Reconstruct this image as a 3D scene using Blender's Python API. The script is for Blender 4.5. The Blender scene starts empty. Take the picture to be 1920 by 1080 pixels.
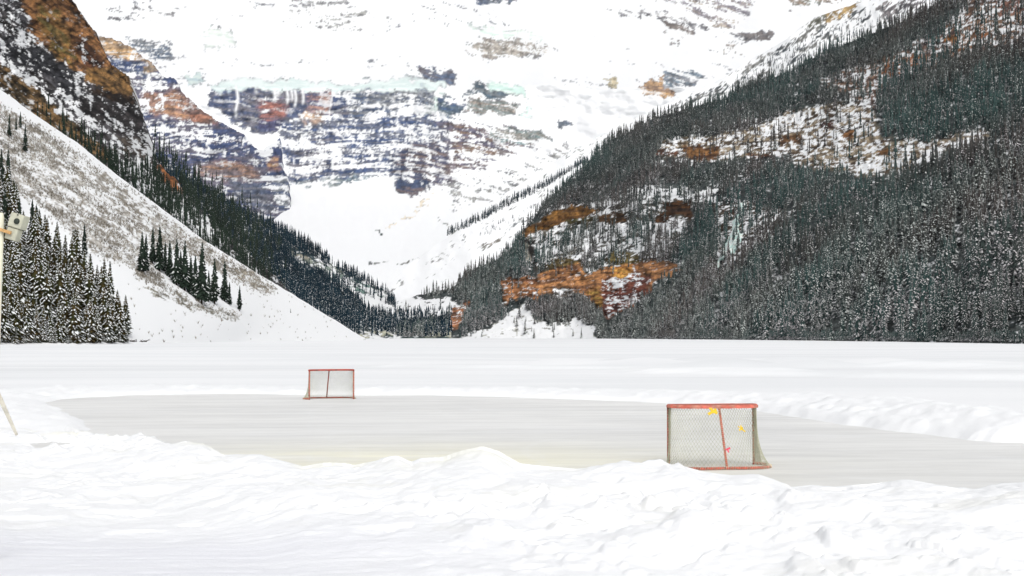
import bpy, math, random
import numpy as np
from mathutils import Vector, Matrix

random.seed(7)
RNG = np.random.RandomState(11)
scene = bpy.context.scene
COL = scene.collection

# ------------------------------------------------------------------ camera
F = 2560.0                      # focal length in photo pixels (1920 wide)
CAMZ = 2.56
PITCH = math.atan(91.0 / F)     # horizon at row 631
cp, sp = math.cos(PITCH), math.sin(PITCH)
cam_d = bpy.data.cameras.new("camera")
cam = bpy.data.objects.new("camera", cam_d)
COL.objects.link(cam)
cam_d.sensor_width = 36.0
cam_d.lens = 36.0 * F / 1920.0
cam_d.clip_start = 0.1
cam_d.clip_end = 40000.0
cam.location = (0, 0, CAMZ)
cam.rotation_euler = (math.pi / 2 + PITCH, 0, 0)
scene.camera = cam


def at(px, py, Y):
    """point of the place seen at (px, py) that stands Y metres out"""
    u = (px - 960.0) / F
    v = (540.0 - py) / F
    t = Y / (cp - v * sp)
    return u * t, Y + 0 * t, CAMZ + (sp + v * cp) * t


def row_of(z, Y):
    """picture row at which height z stands at distance Y"""
    r = (z - CAMZ) / Y          # = (sp+v cp)/(cp-v sp)
    v = (r * cp - sp) / (cp + r * sp)
    return 540.0 - v * F


# ------------------------------------------------------------------ noise
def _h2(ix, iy, s):
    h = (ix.astype(np.int64) * 374761393 + iy.astype(np.int64) * 668265263 + s * 1442695041) & 0xFFFFFFFF
    h = ((h ^ (h >> 13)) * 1274126177) & 0xFFFFFFFF
    h = h ^ (h >> 16)
    return (h & 0xFFFFFF) / float(0xFFFFFF)


def vn(x, y, s=0):
    ix = np.floor(x); iy = np.floor(y)
    fx = x - ix; fy = y - iy
    fx = fx * fx * (3 - 2 * fx); fy = fy * fy * (3 - 2 * fy)
    a = _h2(ix, iy, s); b = _h2(ix + 1, iy, s); c = _h2(ix, iy + 1, s); d = _h2(ix + 1, iy + 1, s)
    return (a * (1 - fx) + b * fx) * (1 - fy) + (c * (1 - fx) + d * fx) * fy


def fbm(x, y, s=0, o=4, g=0.5):
    r = 0; a = 1.0; t = 0
    for k in range(o):
        r = r + a * vn(x * 2 ** k + 17.3 * k, y * 2 ** k + 9.1 * k, s + k * 31)
        t += a; a *= g
    return r / t


def ridged(x, y, s=0, o=4, g=0.5):
    r = 0; a = 1.0; t = 0
    for k in range(o):
        r = r + a * (1 - np.abs(2 * vn(x * 2 ** k + 5.3 * k, y * 2 ** k + 3.1 * k, s + k * 37) - 1))
        t += a; a *= g
    return r / t


def worley(x, y, s=0):
    ix = np.floor(x); iy = np.floor(y); best = np.full(x.shape, 9.0); rnd = np.zeros(x.shape)
    for dx in (-1, 0, 1):
        for dy in (-1, 0, 1):
            cx = ix + dx; cy = iy + dy
            d = np.hypot(cx + _h2(cx, cy, s) - x, cy + _h2(cx, cy, s + 7) - y)
            m = d < best; best = np.where(m, d, best); rnd = np.where(m, _h2(cx, cy, s + 13), rnd)
    return best, rnd


def ss(a, b, x):
    t = np.clip((x - a) / (b - a), 0, 1)
    return t * t * (3 - 2 * t)


def sdpoly(x, y, P):
    """signed distance to a polygon, positive inside"""
    P = np.asarray(P, float)
    d = np.full(x.shape, 1e9); ins = np.zeros(x.shape, bool)
    n = len(P)
    for i in range(n):
        ax, ay = P[i]; bx, by = P[(i + 1) % n]
        ex, ey = bx - ax, by - ay
        wx, wy = x - ax, y - ay
        t = np.clip((wx * ex + wy * ey) / (ex * ex + ey * ey + 1e-9), 0, 1)
        d = np.minimum(d, (wx - ex * t) ** 2 + (wy - ey * t) ** 2)
        c = ((ay > y) != (by > y)) & (x < (bx - ax) * (y - ay) / ((by - ay) + 1e-12) + ax)
        ins ^= c
    d = np.sqrt(d)
    return np.where(ins, d, -d)


def lin(c):
    c = np.asarray(c, float) / 255.0
    return np.where(c <= 0.04045, c / 12.92, ((c + 0.055) / 1.055) ** 2.4)


def curve(pts):
    p = sorted(pts)
    xs = np.array([q[0] for q in p], float); ys = np.array([q[1] for q in p], float)
    return lambda x: np.interp(x, xs, ys)


def tps(pts):
    """smooth surface of log distance through (px, py, metres)"""
    P = np.array(pts, float)
    x = P[:, 0] / 500; y = P[:, 1] / 500; v = np.log(P[:, 2])
    n = len(P)

    def U(r2):
        return 0.5 * r2 * np.log(r2 + 1e-9)
    K = U((x[:, None] - x[None]) ** 2 + (y[:, None] - y[None]) ** 2) + np.eye(n) * 0.004
    A = np.zeros((n + 3, n + 3)); A[:n, :n] = K
    A[:n, n] = 1; A[:n, n + 1] = x; A[:n, n + 2] = y
    A[n, :n] = 1; A[n + 1, :n] = x; A[n + 2, :n] = y
    w = np.linalg.solve(A, np.concatenate([v, [0, 0, 0]]))

    def f(px, py):
        X = px / 500; Y = py / 500
        r = w[n] + w[n + 1] * X + w[n + 2] * Y
        for i in range(n):
            r = r + w[i] * U((X - x[i]) ** 2 + (Y - y[i]) ** 2)
        return np.exp(r)
    return f


# ------------------------------------------------------------------ tagging
def tag(o, label=None, cat=None, group=None, kind=None):
    if label: o["label"] = label
    if cat: o["category"] = cat
    if group: o["group"] = group
    if kind: o["kind"] = kind
    return o


def link(o, parent=None):
    COL.objects.link(o)
    if parent: o.parent = parent
    return o


def mk(name, V, Fa, mats, mi=None, col=None, smooth=False, parent=None, loc=None):
    V = np.asarray(V, np.float32); Fa = np.asarray(Fa, np.int32)
    n, k = Fa.shape
    me = bpy.data.meshes.new(name)
    me.vertices.add(len(V)); me.vertices.foreach_set("co", V.ravel())
    me.loops.add(n * k); me.loops.foreach_set("vertex_index", Fa.ravel())
    me.polygons.add(n); me.polygons.foreach_set("loop_start", np.arange(n, dtype=np.int32) * k)
    if not isinstance(mats, (list, tuple)): mats = [mats]
    for m in mats: me.materials.append(m)
    if mi is not None: me.polygons.foreach_set("material_index", np.asarray(mi, np.int32))
    me.polygons.foreach_set("use_smooth", np.full(n, bool(smooth)))
    me.update(calc_edges=True)
    if col is not None:
        a = me.attributes.new("col", "FLOAT_COLOR", "POINT")
        c = np.ones((len(V), 4), np.float32); c[:, :3] = col
        a.data.foreach_set("color", c.ravel())
    o = bpy.data.objects.new(name, me)
    link(o, parent)
    if loc is not None: o.location = loc
    return o


def grid_faces(nr, nc):
    i = np.arange(nr - 1)[:, None] * nc + np.arange(nc - 1)[None]
    i = i.ravel()
    return np.stack([i, i + 1, i + nc + 1, i + nc], 1)


class MB:
    """collects shapes into one mesh"""
    def __init__(s): s.v = []; s.f = []; s.m = []

    def add(s, V, Fs, mi=0):
        b = len(s.v); s.v += [tuple(map(float, p)) for p in V]
        s.f += [tuple(b + i for i in f) for f in Fs]; s.m += [mi] * len(Fs)

    def tube(s, pts, r, n=8, mi=0, cap=True, closed=False):
        pts = [Vector(p) for p in pts]
        N = len(pts); rs = r if isinstance(r, (list, tuple)) else [r] * N
        b = len(s.v); up = None
        for i, p in enumerate(pts):
            if closed: t = pts[(i + 1) % N] - pts[i - 1]
            else: t = pts[min(i + 1, N - 1)] - pts[max(i - 1, 0)]
            t.normalize()
            if up is None:
                up = Vector((0, 0, 1)) if abs(t.z) < 0.9 else Vector((1, 0, 0))
            a = t.cross(up)
            if a.length < 1e-4: a = t.cross(Vector((0.3, 1, 0.1)))
            a.normalize(); c = a.cross(t); up = c
            for k in range(n):
                an = 2 * math.pi * k / n
                q = p + a * (math.cos(an) * rs[i]) + c * (math.sin(an) * rs[i])
                s.v.append(tuple(q))
        for i in range(N if closed else N - 1):
            for k in range(n):
                i2 = (i + 1) % N
                s.f.append((b + i * n + k, b + i * n + (k + 1) % n, b + i2 * n + (k + 1) % n, b + i2 * n + k)); s.m.append(mi)
        if cap and not closed:
            s.f.append(tuple(b + k for k in range(n))[::-1]); s.m.append(mi)
            s.f.append(tuple(b + (N - 1) * n + k for k in range(n))); s.m.append(mi)

    def box(s, lo, hi, mi=0, M=None, bev=0.0):
        x0, y0, z0 = lo; x1, y1, z1 = hi
        P = [(x0, y0, z0), (x1, y0, z0), (x1, y1, z0), (x0, y1, z0), (x0, y0, z1), (x1, y0, z1), (x1, y1, z1), (x0, y1, z1)]
        if M: P = [tuple(M @ Vector(p)) for p in P]
        s.add(P, [(0, 3, 2, 1), (4, 5, 6, 7), (0, 1, 5, 4), (1, 2, 6, 5), (2, 3, 7, 6), (3, 0, 4, 7)], mi)

    def build(s, name, mats, parent=None, smooth=False, bevel=0):
        me = bpy.data.meshes.new(name)
        me.from_pydata(s.v, [], s.f)
        if not isinstance(mats, (list, tuple)): mats = [mats]
        for m in mats: me.materials.append(m)
        me.polygons.foreach_set("material_index", s.m)
        me.polygons.foreach_set("use_smooth", [smooth] * len(s.f))
        me.update()
        o = bpy.data.objects.new(name, me); link(o, parent)
        if bevel:
            md = o.modifiers.new("bevel", "BEVEL"); md.width = bevel; md.segments = 2; md.limit_method = 'ANGLE'
        return o


# ------------------------------------------------------------------ materials
def mat(name, base=(0.5, 0.5, 0.5), rough=0.8, spec=0.3, noise=None, bump=None, attr=False, var=None):
    """noise=(scale, second colour, lo, hi); bump=(scale, strength, distance); var=(scale, amount) brightness variation"""
    m = bpy.data.materials.new(name); m.use_nodes = True
    nt = m.node_tree; N = nt.nodes; L = nt.links
    b = N["Principled BSDF"]
    b.inputs["Roughness"].default_value = rough
    b.inputs["Specular IOR Level"].default_value = spec
    geo = N.new("ShaderNodeNewGeometry")
    tc = N.new("ShaderNodeTexCoord")
    src = None
    if attr:
        a = N.new("ShaderNodeAttribute"); a.attribute_name = "col"; src = a.outputs["Color"]
    else:
        r = N.new("ShaderNodeRGB"); r.outputs[0].default_value = (*base, 1); src = r.outputs[0]
    if noise:
        nz = N.new("ShaderNodeTexNoise"); nz.inputs["Scale"].default_value = noise[0]; nz.inputs["Detail"].default_value = 5
        L.new(geo.outputs["Position"], nz.inputs["Vector"])
        mr = N.new("ShaderNodeMapRange"); mr.inputs["From Min"].default_value = noise[2]; mr.inputs["From Max"].default_value = noise[3]
        L.new(nz.outputs["Fac"], mr.inputs["Value"])
        mx = N.new("ShaderNodeMix"); mx.data_type = 'RGBA'
        L.new(mr.outputs["Result"], mx.inputs["Factor"]); L.new(src, mx.inputs[6]); mx.inputs[7].default_value = (*noise[1], 1)
        src = mx.outputs[2]
    if var:
        nz = N.new("ShaderNodeTexNoise"); nz.inputs["Scale"].default_value = var[0]; nz.inputs["Detail"].default_value = 4
        L.new(geo.outputs["Position"], nz.inputs["Vector"])
        mr = N.new("ShaderNodeMapRange"); mr.inputs["From Min"].default_value = 0.3; mr.inputs["From Max"].default_value = 0.7
        mr.inputs["To Min"].default_value = 1 - var[1]; mr.inputs["To Max"].default_value = 1 + var[1]
        L.new(nz.outputs["Fac"], mr.inputs["Value"])
        mx = N.new("ShaderNodeVectorMath"); mx.operation = 'SCALE'
        L.new(src, mx.inputs[0]); L.new(mr.outputs["Result"], mx.inputs["Scale"]); src = mx.outputs[0]
    L.new(src, b.inputs["Base Color"])
    if bump:
        nz = N.new("ShaderNodeTexNoise"); nz.inputs["Scale"].default_value = bump[0]; nz.inputs["Detail"].default_value = 6
        L.new(geo.outputs["Position"], nz.inputs["Vector"])
        bp = N.new("ShaderNodeBump"); bp.inputs["Strength"].default_value = bump[1]; bp.inputs["Distance"].default_value = bump[2]
        L.new(nz.outputs["Fac"], bp.inputs["Height"]); L.new(bp.outputs["Normal"], b.inputs["Normal"])
    return m


M_terrain = mat("mountain_rock_and_snow", attr=True, rough=0.95, spec=0.1)
M_snow = mat("packed_snow", attr=True, rough=0.9, spec=0.15, bump=(14.0, 0.25, 0.03))
M_ice = mat("rink_ice", attr=True, rough=0.55, spec=0.22, bump=(9.0, 0.05, 0.004))
M_bough_snow = mat("snow_on_boughs", (0.80, 0.83, 0.84), 0.9, 0.1)
M_needle_near = mat("spruce_needles", (0.030, 0.034, 0.012), 0.9, 0.1, noise=(0.25, (0.060, 0.042, 0.014), 0.4, 0.65), var=(0.8, 0.5))
M_needle_far = mat("fir_needles", (0.038, 0.068, 0.064), 0.9, 0.1, noise=(0.004, (0.066, 0.060, 0.056), 0.42, 0.6), var=(0.02, 0.4))
M_frost = mat("frosted_boughs", (0.56, 0.60, 0.58), 0.9, 0.1, noise=(0.006, (0.58, 0.56, 0.57), 0.42, 0.6), var=(0.3, 0.25))
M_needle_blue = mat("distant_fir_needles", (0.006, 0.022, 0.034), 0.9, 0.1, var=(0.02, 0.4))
M_needle_dark = mat("dark_green_needles", (0.020, 0.032, 0.022), 0.9, 0.1, var=(0.02, 0.4))
M_bark = mat("spruce_bark", (0.030, 0.022, 0.015), 0.9, 0.1)
M_twig = mat("bare_brush_twigs", (0.24, 0.215, 0.175), 0.9, 0.1, var=(0.05, 0.4))
M_fallice = mat("frozen_fall_ice", (0.56, 0.76, 0.72), 0.5, 0.4, noise=(0.16, (0.82, 0.85, 0.82), 0.45, 0.55))

SNOW = np.array([0.84, 0.85, 0.86])


# ------------------------------------------------------------------ terrain masses
class Mass:
    """a mountain side: a sheet of real relief sampled finely enough for its distance, with a back slope behind its ridge"""
    def __init__(s, name, x0, x1, top, bottom, depth, step=2.2, vstep=2.2, relief=(), back=600.0, backdrop=0.9, jag=2.0, jseed=3, cut=False, round_=0.0):
        s.name = name
        s.nc = int((x1 - x0) / step) + 1
        xs = np.linspace(x0, x1, s.nc)
        t = top(xs) + jag * (fbm(xs / 14.0, xs * 0, jseed, 4, 0.6) - 0.5) * 4
        b = np.maximum(bottom(xs), t + 2)
        s.cut = None
        if cut:
            s.cut = t.copy(); t = np.full(t.shape, t.min())
        s.nr = int(np.max(b - t) / vstep) + 2
        tt = np.linspace(0, 1, s.nr)[:, None]
        s.PX = np.repeat(xs[None], s.nr, 0)
        s.PY = t[None] + (b - t)[None] * tt
        s.cell = np.repeat(((b - t) / s.nr * step)[None], s.nr, 0)
        D = depth(s.PX, s.PY)
        if round_:
            tt_ = (s.cut if cut else t)[None]
            D = D * (1 + round_ * np.exp(-np.maximum(s.PY - tt_, 0) / 7.0))
        for f in relief: D = D + f(s.PX, s.PY, D)
        s.D = np.maximum(D, 50)
        X, Y, Z = at(s.PX, s.PY, s.D)
        s.XYZ = np.stack([X, Y, Z], -1)
        s.col = np.repeat(np.repeat(SNOW[None, None], s.nr, 0), s.nc, 1)
        s.back, s.backdrop = back, backdrop

    def paint(s, base_cov, base_cols, patches, tilt=0.0, aniso=5.0, scale=26.0, seed=5, warp=7.0, soft=0.05, gully=0.4, band=0.0, crack=0.5, sat=0.82, vwarp=None, chutes=0.0):
        """patches: (polygon, rock coverage, [rgb, rgb2], feather px)"""
        x, y = s.PX, s.PY
        wx = x + warp * 2 * (fbm(x / 18, y / 18, seed + 50, 4, 0.6) - 0.5) * 2
        wy = y + warp * 2 * (fbm(x / 18, y / 14, seed + 60, 4, 0.6) - 0.5) * 2
        ca, sa = math.cos(tilt), math.sin(tilt)
        u = (x * ca + y * sa); v = (-x * sa + y * ca)
        if vwarp is not None: v = v + vwarp(x, y)
        bend = 34 * (fbm(x / 190, y / 130, seed + 9, 3) - 0.5) + 8 * (fbm(x / 40, y / 40, seed + 10, 3) - 0.5)
        n1 = fbm(u / (scale * aniso / 2), (v + bend) / (scale / 2), seed, 5, 0.62)
        n2 = fbm(u / 7.0, v / 3.6, seed + 20, 4, 0.85)
        n3 = fbm(x / 6.0, y / 16.0, seed + 25, 3, 0.7)
        q1 = lambda a: (a - a.mean()) / a.std()
        n4 = fbm(u / 160.0, (v + bend * 1.5 + 3 * fbm(x / 12, y / 12, seed + 31, 3)) / 5.0, seed + 30, 3, 0.7)
        n3 = n3 + 0.6 * fbm(x / 14.0, y / 90.0, seed + 33, 3)
        n = 0.8 * q1(n1) + 0.75 * q1(n2) + gully * q1(n3) + band * q1(n4)
        # rank to 0..1
        q = np.quantile(n, np.linspace(0, 1, 201)); n = np.interp(n, q, np.linspace(0, 1, 201))
        cov = np.full(x.shape, float(base_cov)) if not callable(base_cov) else base_cov(x, y)
        c1 = np.zeros(x.shape + (3,)) + lin(base_cols[0]); c2 = np.zeros(x.shape + (3,)) + lin(base_cols[1])
        for p in patches:
            poly, cv, cc = p[:3]; fe = p[3] if len(p) > 3 else 5.0
            m = ss(-fe, fe, sdpoly(wx, wy, poly))
            cov = cov * (1 - m) + cv * m
            if cc is not None:
                m3 = m[..., None]
                c1 = c1 * (1 - m3) + lin(cc[0]) * m3; c2 = c2 * (1 - m3) + lin(cc[1]) * m3
        if chutes: cov = cov * (1 - chutes * ss(0.80, 0.93, ridged((x + 0.25 * (y - 250) * np.sign(800 - x)) / 45.0, y / 260.0, seed + 120, 3)))
        se = soft * np.clip(cov * 1.8, 0.12, 1.0)
        rock = ss(-1.0, 1.0, (cov - n) / se)
        rock = np.where(cov < 0.02, 0, rock)
        k = ss(0.38, 0.62, fbm(u / 60, (v + bend) / (5 if band else 14), seed + 70, 4, 0.7))[..., None]
        rc = c1 * (1 - k) + c2 * k
        rc = rc * sat + rc.mean(-1, keepdims=True) * (1 - sat); pale = ss(0.38, 0.55, rc.mean(-1, keepdims=True))
        g = 0.15 + 1.7 * fbm(x / 4.0, v / 3.0, seed + 80, 3, 0.9)[..., None]
        vs = 0.75 + 0.5 * fbm(x / 5.0, y / 60.0, seed + 90, 3, 0.7)[..., None]
        cwx = x + 5 * (fbm(x / 7, y / 7, seed + 95, 2) - .5); cwy = y + 5 * (fbm(x / 7, y / 7, seed + 96, 2) - .5)
        f1, rr1 = worley(cwx / 15.0, cwy / 9.0, seed + 97); f2, rr2 = worley(cwx / 7.0, cwy / 5.0, seed + 98)
        ck = (1.15 - crack * (0.75 * ss(.35, .8, f1) + 0.45 * ss(.4, .8, f2))) * (1 + crack * 0.45 * (rr1 - .5))  # crevice shade painted into the rock colour, plus random tone per block
        md = g * vs * np.clip(ck, 0.15, 2)[..., None]
        rc = rc * (md * (1 - pale) + pale * (0.93 + 0.14 * vs))
        s.rock = rock; s.cov = cov
        s.col = SNOW * (1 - rock[..., None]) + rc * rock[..., None]

    def build(s, label, cat):
        nr, nc = s.nr, s.nc
        V = s.XYZ; C = s.col
        rows = []
        top = V[0]
        for k in (1, 2, 3):
            r = top.copy(); r[:, 1] += s.back * k / 3.0; r[:, 2] -= s.back * s.backdrop * k / 3.0
            r[:, 2] = np.minimum(r[:, 2], CAMZ + (top[:, 2] - CAMZ) * 0.98)
            rows.insert(0, r)
        V = np.concatenate([np.stack(rows), V], 0)
        C = np.concatenate([np.repeat(C[:1], 3, 0), C], 0)
        Fc = grid_faces(nr + 3, nc)[:, ::-1]
        if s.cut is not None:
            V = V[3:]; C = C[3:]
            Fc = grid_faces(nr, nc)[:, ::-1]
            wob = 5.0 * (fbm(s.PX / 5.0, s.PY / 5.0, 901, 3, 0.7) - 0.5)
            ok = (s.PY + wob > s.cut[None]).ravel()
            Fc = Fc[ok[Fc].all(1)]
            back = V.copy(); back[..., 1] += 30.0; back[..., 2] -= 14.0
            n0 = nr * nc
            V = np.concatenate([V, back], 0); C = np.concatenate([C, C], 0)
            e = np.concatenate([Fc[:, [0, 1]], Fc[:, [1, 2]], Fc[:, [2, 3]], Fc[:, [3, 0]]])
            key = np.minimum(e[:, 0], e[:, 1]).astype(np.int64) * n0 + np.maximum(e[:, 0], e[:, 1])
            u_, inv, cnt = np.unique(key, return_inverse=True, return_counts=True)
            be = e[cnt[inv] == 1]
            walls = np.stack([be[:, 1], be[:, 0], be[:, 0] + n0, be[:, 1] + n0], 1)
            Fc = np.concatenate([Fc, walls])
        o = mk(s.name, V.reshape(-1, 3), Fc, M_terrain, col=C.reshape(-1, 3), smooth=True)
        tag(o, label, cat, kind="structure")
        s.obj = o
        return o

    def depth_at(s, px, py):
        j = np.clip((px - s.PX[0, 0]) / (s.PX[0, -1] - s.PX[0, 0]) * (s.nc - 1), 0, s.nc - 1)
        ji = np.round(j).astype(int)
        t = s.PY[0, ji]; b = s.PY[-1, ji]
        i = np.clip(np.round((py - t) / (b - t) * (s.nr - 1)).astype(int), 0, s.nr - 1)
        return s.D[i, ji]


def rel(lam, amp, seed, aniso=1.0, ridge=False, mask=None):
    """relief: lam px wavelength, amplitude as share of wavelength"""
    def f(x, y, D):
        n = (ridged if ridge else fbm)(x / (lam * aniso), y / lam, seed, 4, 0.5) - 0.5
        a = amp * lam * D / F
        r = n * 2 * a
        if mask is not None: r = r * mask(x, y)
        return r
    return f


def shore(cp_list):
    """bottom rows: lake level at the shore distances (px, metres)"""
    c = curve(cp_list)
    return lambda x: 631 + CAMZ * F / c(x) + 1.5


# ---- 1. headwall with the hanging glacier -------------------------------------------------
hwD = curve([(-200, 9000), (0, 7000), (60, 6400), (140, 5500), (165, 5150), (215, 5080), (245, 5000), (340, 4800), (380, 4500),
             (440, 3900), (500, 3300), (560, 2900), (620, 2700), (640, 2650)])


def hw_depth(x, y):
    w = 30 * (fbm(x / 200, x * 0 + 3, 4, 3) - 0.5)
    d = hwD(y + w * ss(420, 200, y))
    # buttress standing out, ramp falling in from the left
    d = d - 110 * ss(-40, 60, sdpoly(x, y, [(820, 180), (900, 200), (880, 300), (820, 360), (770, 380), (730, 360), (760, 300)]))
    d = d - 500 * ss(900, 1500, x) - 300 * ss(300, 100, x) * ss(300, 100, y)
    return d


HW = Mass("headwall_mountain", -160, 2080, curve([(-200, -170), (2100, -170)]), curve([(-200, 640), (2100, 640)]), hw_depth,
          step=2.4, vstep=2.2, relief=(rel(120, 0.28, 5), rel(40, 0.35, 6, 2.0, True), rel(10, 0.6, 7, 2.2), rel(5, 0.6, 8, 4.0)), back=3000)
BL = [(62, 78, 114), (112, 110, 120)]
BR = [(128, 104, 86), (96, 92, 112)]
GT = [(204, 222, 219), (220, 232, 229)]
hwp = [
    # pale teal glacier front and seracs
    ([(395, 160), (455, 148), (560, 150), (660, 156), (760, 146), (835, 152), (830, 166), (700, 172), (560, 170), (400, 178)], 1.2, GT, 5),
    ([(375, 62), (400, 50), (430, 60), (440, 82), (405, 92), (380, 88)], 0.7, [(200, 214, 206), (224, 232, 224)], 6),
    ([(345, 140), (380, 138), (385, 152), (350, 158)], 0.9, [(170, 195, 200), (200, 215, 210)], 4),
    ([(790, 190), (835, 180), (822, 212), (795, 214)], 0.9, [(200, 225, 215), (222, 236, 226)], 5),
    ([(920, 152), (985, 165), (988, 180), (925, 172)], 0.9, [(190, 222, 212), (218, 235, 226)], 5),
    ([(985, 195), (1000, 200), (996, 225), (983, 222)], 0.9, [(196, 226, 218), (216, 234, 226)], 5),
    ([(880, 50), (1020, 62), (1028, 76), (900, 70)], 0.6, [(205, 228, 216), (224, 236, 226)], 7),
    # main cliff band under the ice
    ([(395, 172), (470, 166), (560, 170), (640, 174), (745, 172), (742, 210), (705, 222), (640, 228), (600, 214), (560, 222), (530, 236),
      (490, 250), (450, 236), (420, 205), (390, 196)], 0.98, BL, 4),
    ([(520, 236), (600, 214), (700, 224), (830, 205), (880, 235), (850, 300), (780, 330), (700, 325), (640, 345), (560, 352), (535, 330), (528, 262)], 0.66,
     [(56, 80, 124), (98, 104, 122)], 9),
    ([(560, 255), (650, 250), (640, 320), (560, 335), (535, 315)], 0.60, BL, 10),
    ([(640, 170), (800, 165), (815, 200), (740, 222), (660, 222)], 0.80, [(70, 88, 118), (120, 124, 130)], 6),
    ([(486, 192), (530, 190), (546, 202), (536, 220), (500, 224), (486, 216)], 0.97, [(170, 104, 88), (120, 96, 108)], 7),
    ([(486, 222), (532, 222), (528, 240), (500, 244), (484, 236)], 1.0, [(60, 66, 110), (70, 70, 100)], 3),
    ([(570, 172), (620, 172), (622, 212), (575, 206)], 0.92, [(170, 128, 112), (84, 88, 120)], 5),
    ([(560, 212), (600, 210), (610, 226), (570, 232)], 0.6, [(214, 176, 132), (170, 140, 118)], 5),
    # buttress at the right of the cirque
    ([(742, 300), (770, 268), (800, 280), (815, 310), (822, 338), (800, 354), (772, 376), (748, 366), (734, 350)], 0.93, [(58, 74, 106), (110, 96, 98)], 7),
    ([(770, 270), (820, 262), (860, 300), (850, 345), (815, 352), (800, 318), (772, 300)], 0.92, [(82, 84, 108), (124, 106, 100)], 9),
    ([(820, 184), (848, 186), (880, 192), (862, 216), (828, 226)], 0.92, [(56, 84, 122), (86, 104, 116)], 3),
    ([(878, 158), (905, 150), (918, 168), (955, 176), (940, 186), (896, 180), (868, 184)], 0.82, [(74, 96, 112), (110, 116, 120)], 3),
    ([(882, 186), (930, 184), (975, 196), (972, 214), (900, 214), (872, 212)], 0.78, [(120, 132, 130), (150, 136, 124)], 4),
    ([(778, 126), (800, 128), (856, 140), (852, 156), (822, 154), (795, 140)], 0.95, [(84, 104, 134), (110, 104, 112)], 3),
    ([(820, 228), (900, 232), (1010, 250), (1010, 272), (940, 290), (900, 330), (860, 345), (845, 280)], 0.52, BR, 12),
    ([(925, 240), (1010, 244), (1030, 262), (985, 272), (920, 258)], 0.72, [(110, 140, 142), (140, 136, 128)], 4),
    ([(1046, 230), (1066, 224), (1072, 236), (1050, 240)], 0.9, [(90, 108, 130), (110, 120, 130)], 3),
    ([(830, 345), (1000, 300), (1090, 262), (1110, 276), (1020, 330), (930, 372), (850, 400)], 0.26, [(150, 150, 146), (120, 124, 128)], 8),
    ([(530, 345), (700, 330), (690, 345), (620, 352), (545, 356)], 0.5, [(130, 150, 160), (160, 168, 170)], 5),
    ([(610, 335), (670, 330), (660, 352), (625, 352)], 0.75, [(96, 116, 130), (130, 140, 140)], 4),
    # snow cone and moraines
    ([(545, 350), (720, 336), (748, 378), (800, 378), (770, 420), (600, 480), (540, 420)], 0.0, None, 4),
    ([(770, 402), (815, 352), (812, 364), (786, 396), (735, 428), (722, 430)], 0.55, [(222, 208, 180), (232, 222, 200)], 2),
    ([(820, 402), (850, 430), (868, 440), (842, 436)], 0.7, [(110, 118, 110), (130, 130, 120)], 2),
    ([(704, 434), (722, 436), (720, 440), (706, 439)], 1.0, [(40, 60, 60), (50, 60, 60)], 1),
    ([(690, 490), (780, 490), (850, 487), (850, 491), (740, 495), (690, 493)], 0.55, [(60, 66, 60), (90, 92, 80)], 1.5),
    # upper strata of the white face
    ([(205, 12), (325, 10), (328, 44), (262, 42), (200, 34)], 0.24, [(96, 96, 104), (130, 128, 130)], 6),
    ([(235, 74), (318, 78), (322, 112), (290, 112), (250, 95)], 0.55, [(84, 104, 128), (120, 124, 128)], 5),
    ([(520, 12), (700, 18), (735, 45), (600, 58), (530, 45)], 0.20, [(140, 140, 140), (165, 165, 160)], 8),
    ([(540, 0), (660, -8), (650, 8), (560, 10)], 0.5, [(130, 130, 134), (150, 150, 150)], 4),
    ([(885, -10), (975, -10), (960, 6), (905, 10)], 0.85, [(62, 86, 128), (100, 110, 124)], 3),
    ([(870, 92), (905, 74), (1025, 80), (1030, 96), (960, 112), (915, 108)], 0.62, [(150, 140, 130), (176, 168, 156)], 5),
    ([(1125, 150), (1150, 148), (1158, 158), (1140, 164)], 0.9, [(206, 190, 150), (190, 176, 140)], 2),
    ([(1196, 160), (1240, 146), (1250, 160), (1268, 176), (1232, 186), (1200, 176)], 0.9, [(204, 158, 96), (150, 120, 96)], 3),
    ([(1242, 134), (1300, 132), (1330, 142), (1300, 160), (1248, 166)], 0.86, [(104, 124, 140), (132, 134, 140)], 3),
    ([(1245, 38), (1300, 55), (1300, 86), (1255, 80)], 0.5, [(150, 140, 134), (120, 110, 104)], 6),
    ([(1370, 66), (1400, 60), (1450, 58), (1440, 72), (1400, 80)], 0.95, [(92, 92, 98), (120, 112, 110)], 2.5),
    ([(1260, -10), (1450, -10), (1400, 20), (1380, 60), (1290, 40)], 0.34, [(130, 124, 134), (164, 150, 132)], 8),
    ([(1130, 20), (1260, 22), (1330, 50), (1320, 58), (1230, 32), (1140, 28)], 0.5, [(110, 110, 116), (140, 136, 136)], 3),
    ([(1480, -20), (1600, -20), (1560, 8), (1480, 20)], 0.5, [(120, 124, 110), (150, 130, 110)], 5),
    ([(1345, 80), (1400, 84), (1390, 105), (1350, 102)], 0.3, [(140, 134, 130), (160, 150, 140)], 6),
]
HW.paint(lambda x, y: 0.0 + 0.045 * ss(300, 0, y) * ss(0.45, 0.7, fbm(x / 90, y / 30, 77, 3)), [(150, 150, 156), (120, 124, 134)], hwp,
         aniso=5.5, scale=16, seed=5, soft=0.22, band=0.8, gully=0.6, crack=0.45, sat=0.74, vwarp=lambda x, y: -0.22 * np.maximum(x - 790, 0) + 0.10 * np.maximum(560 - x, 0), chutes=0.28)
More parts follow.
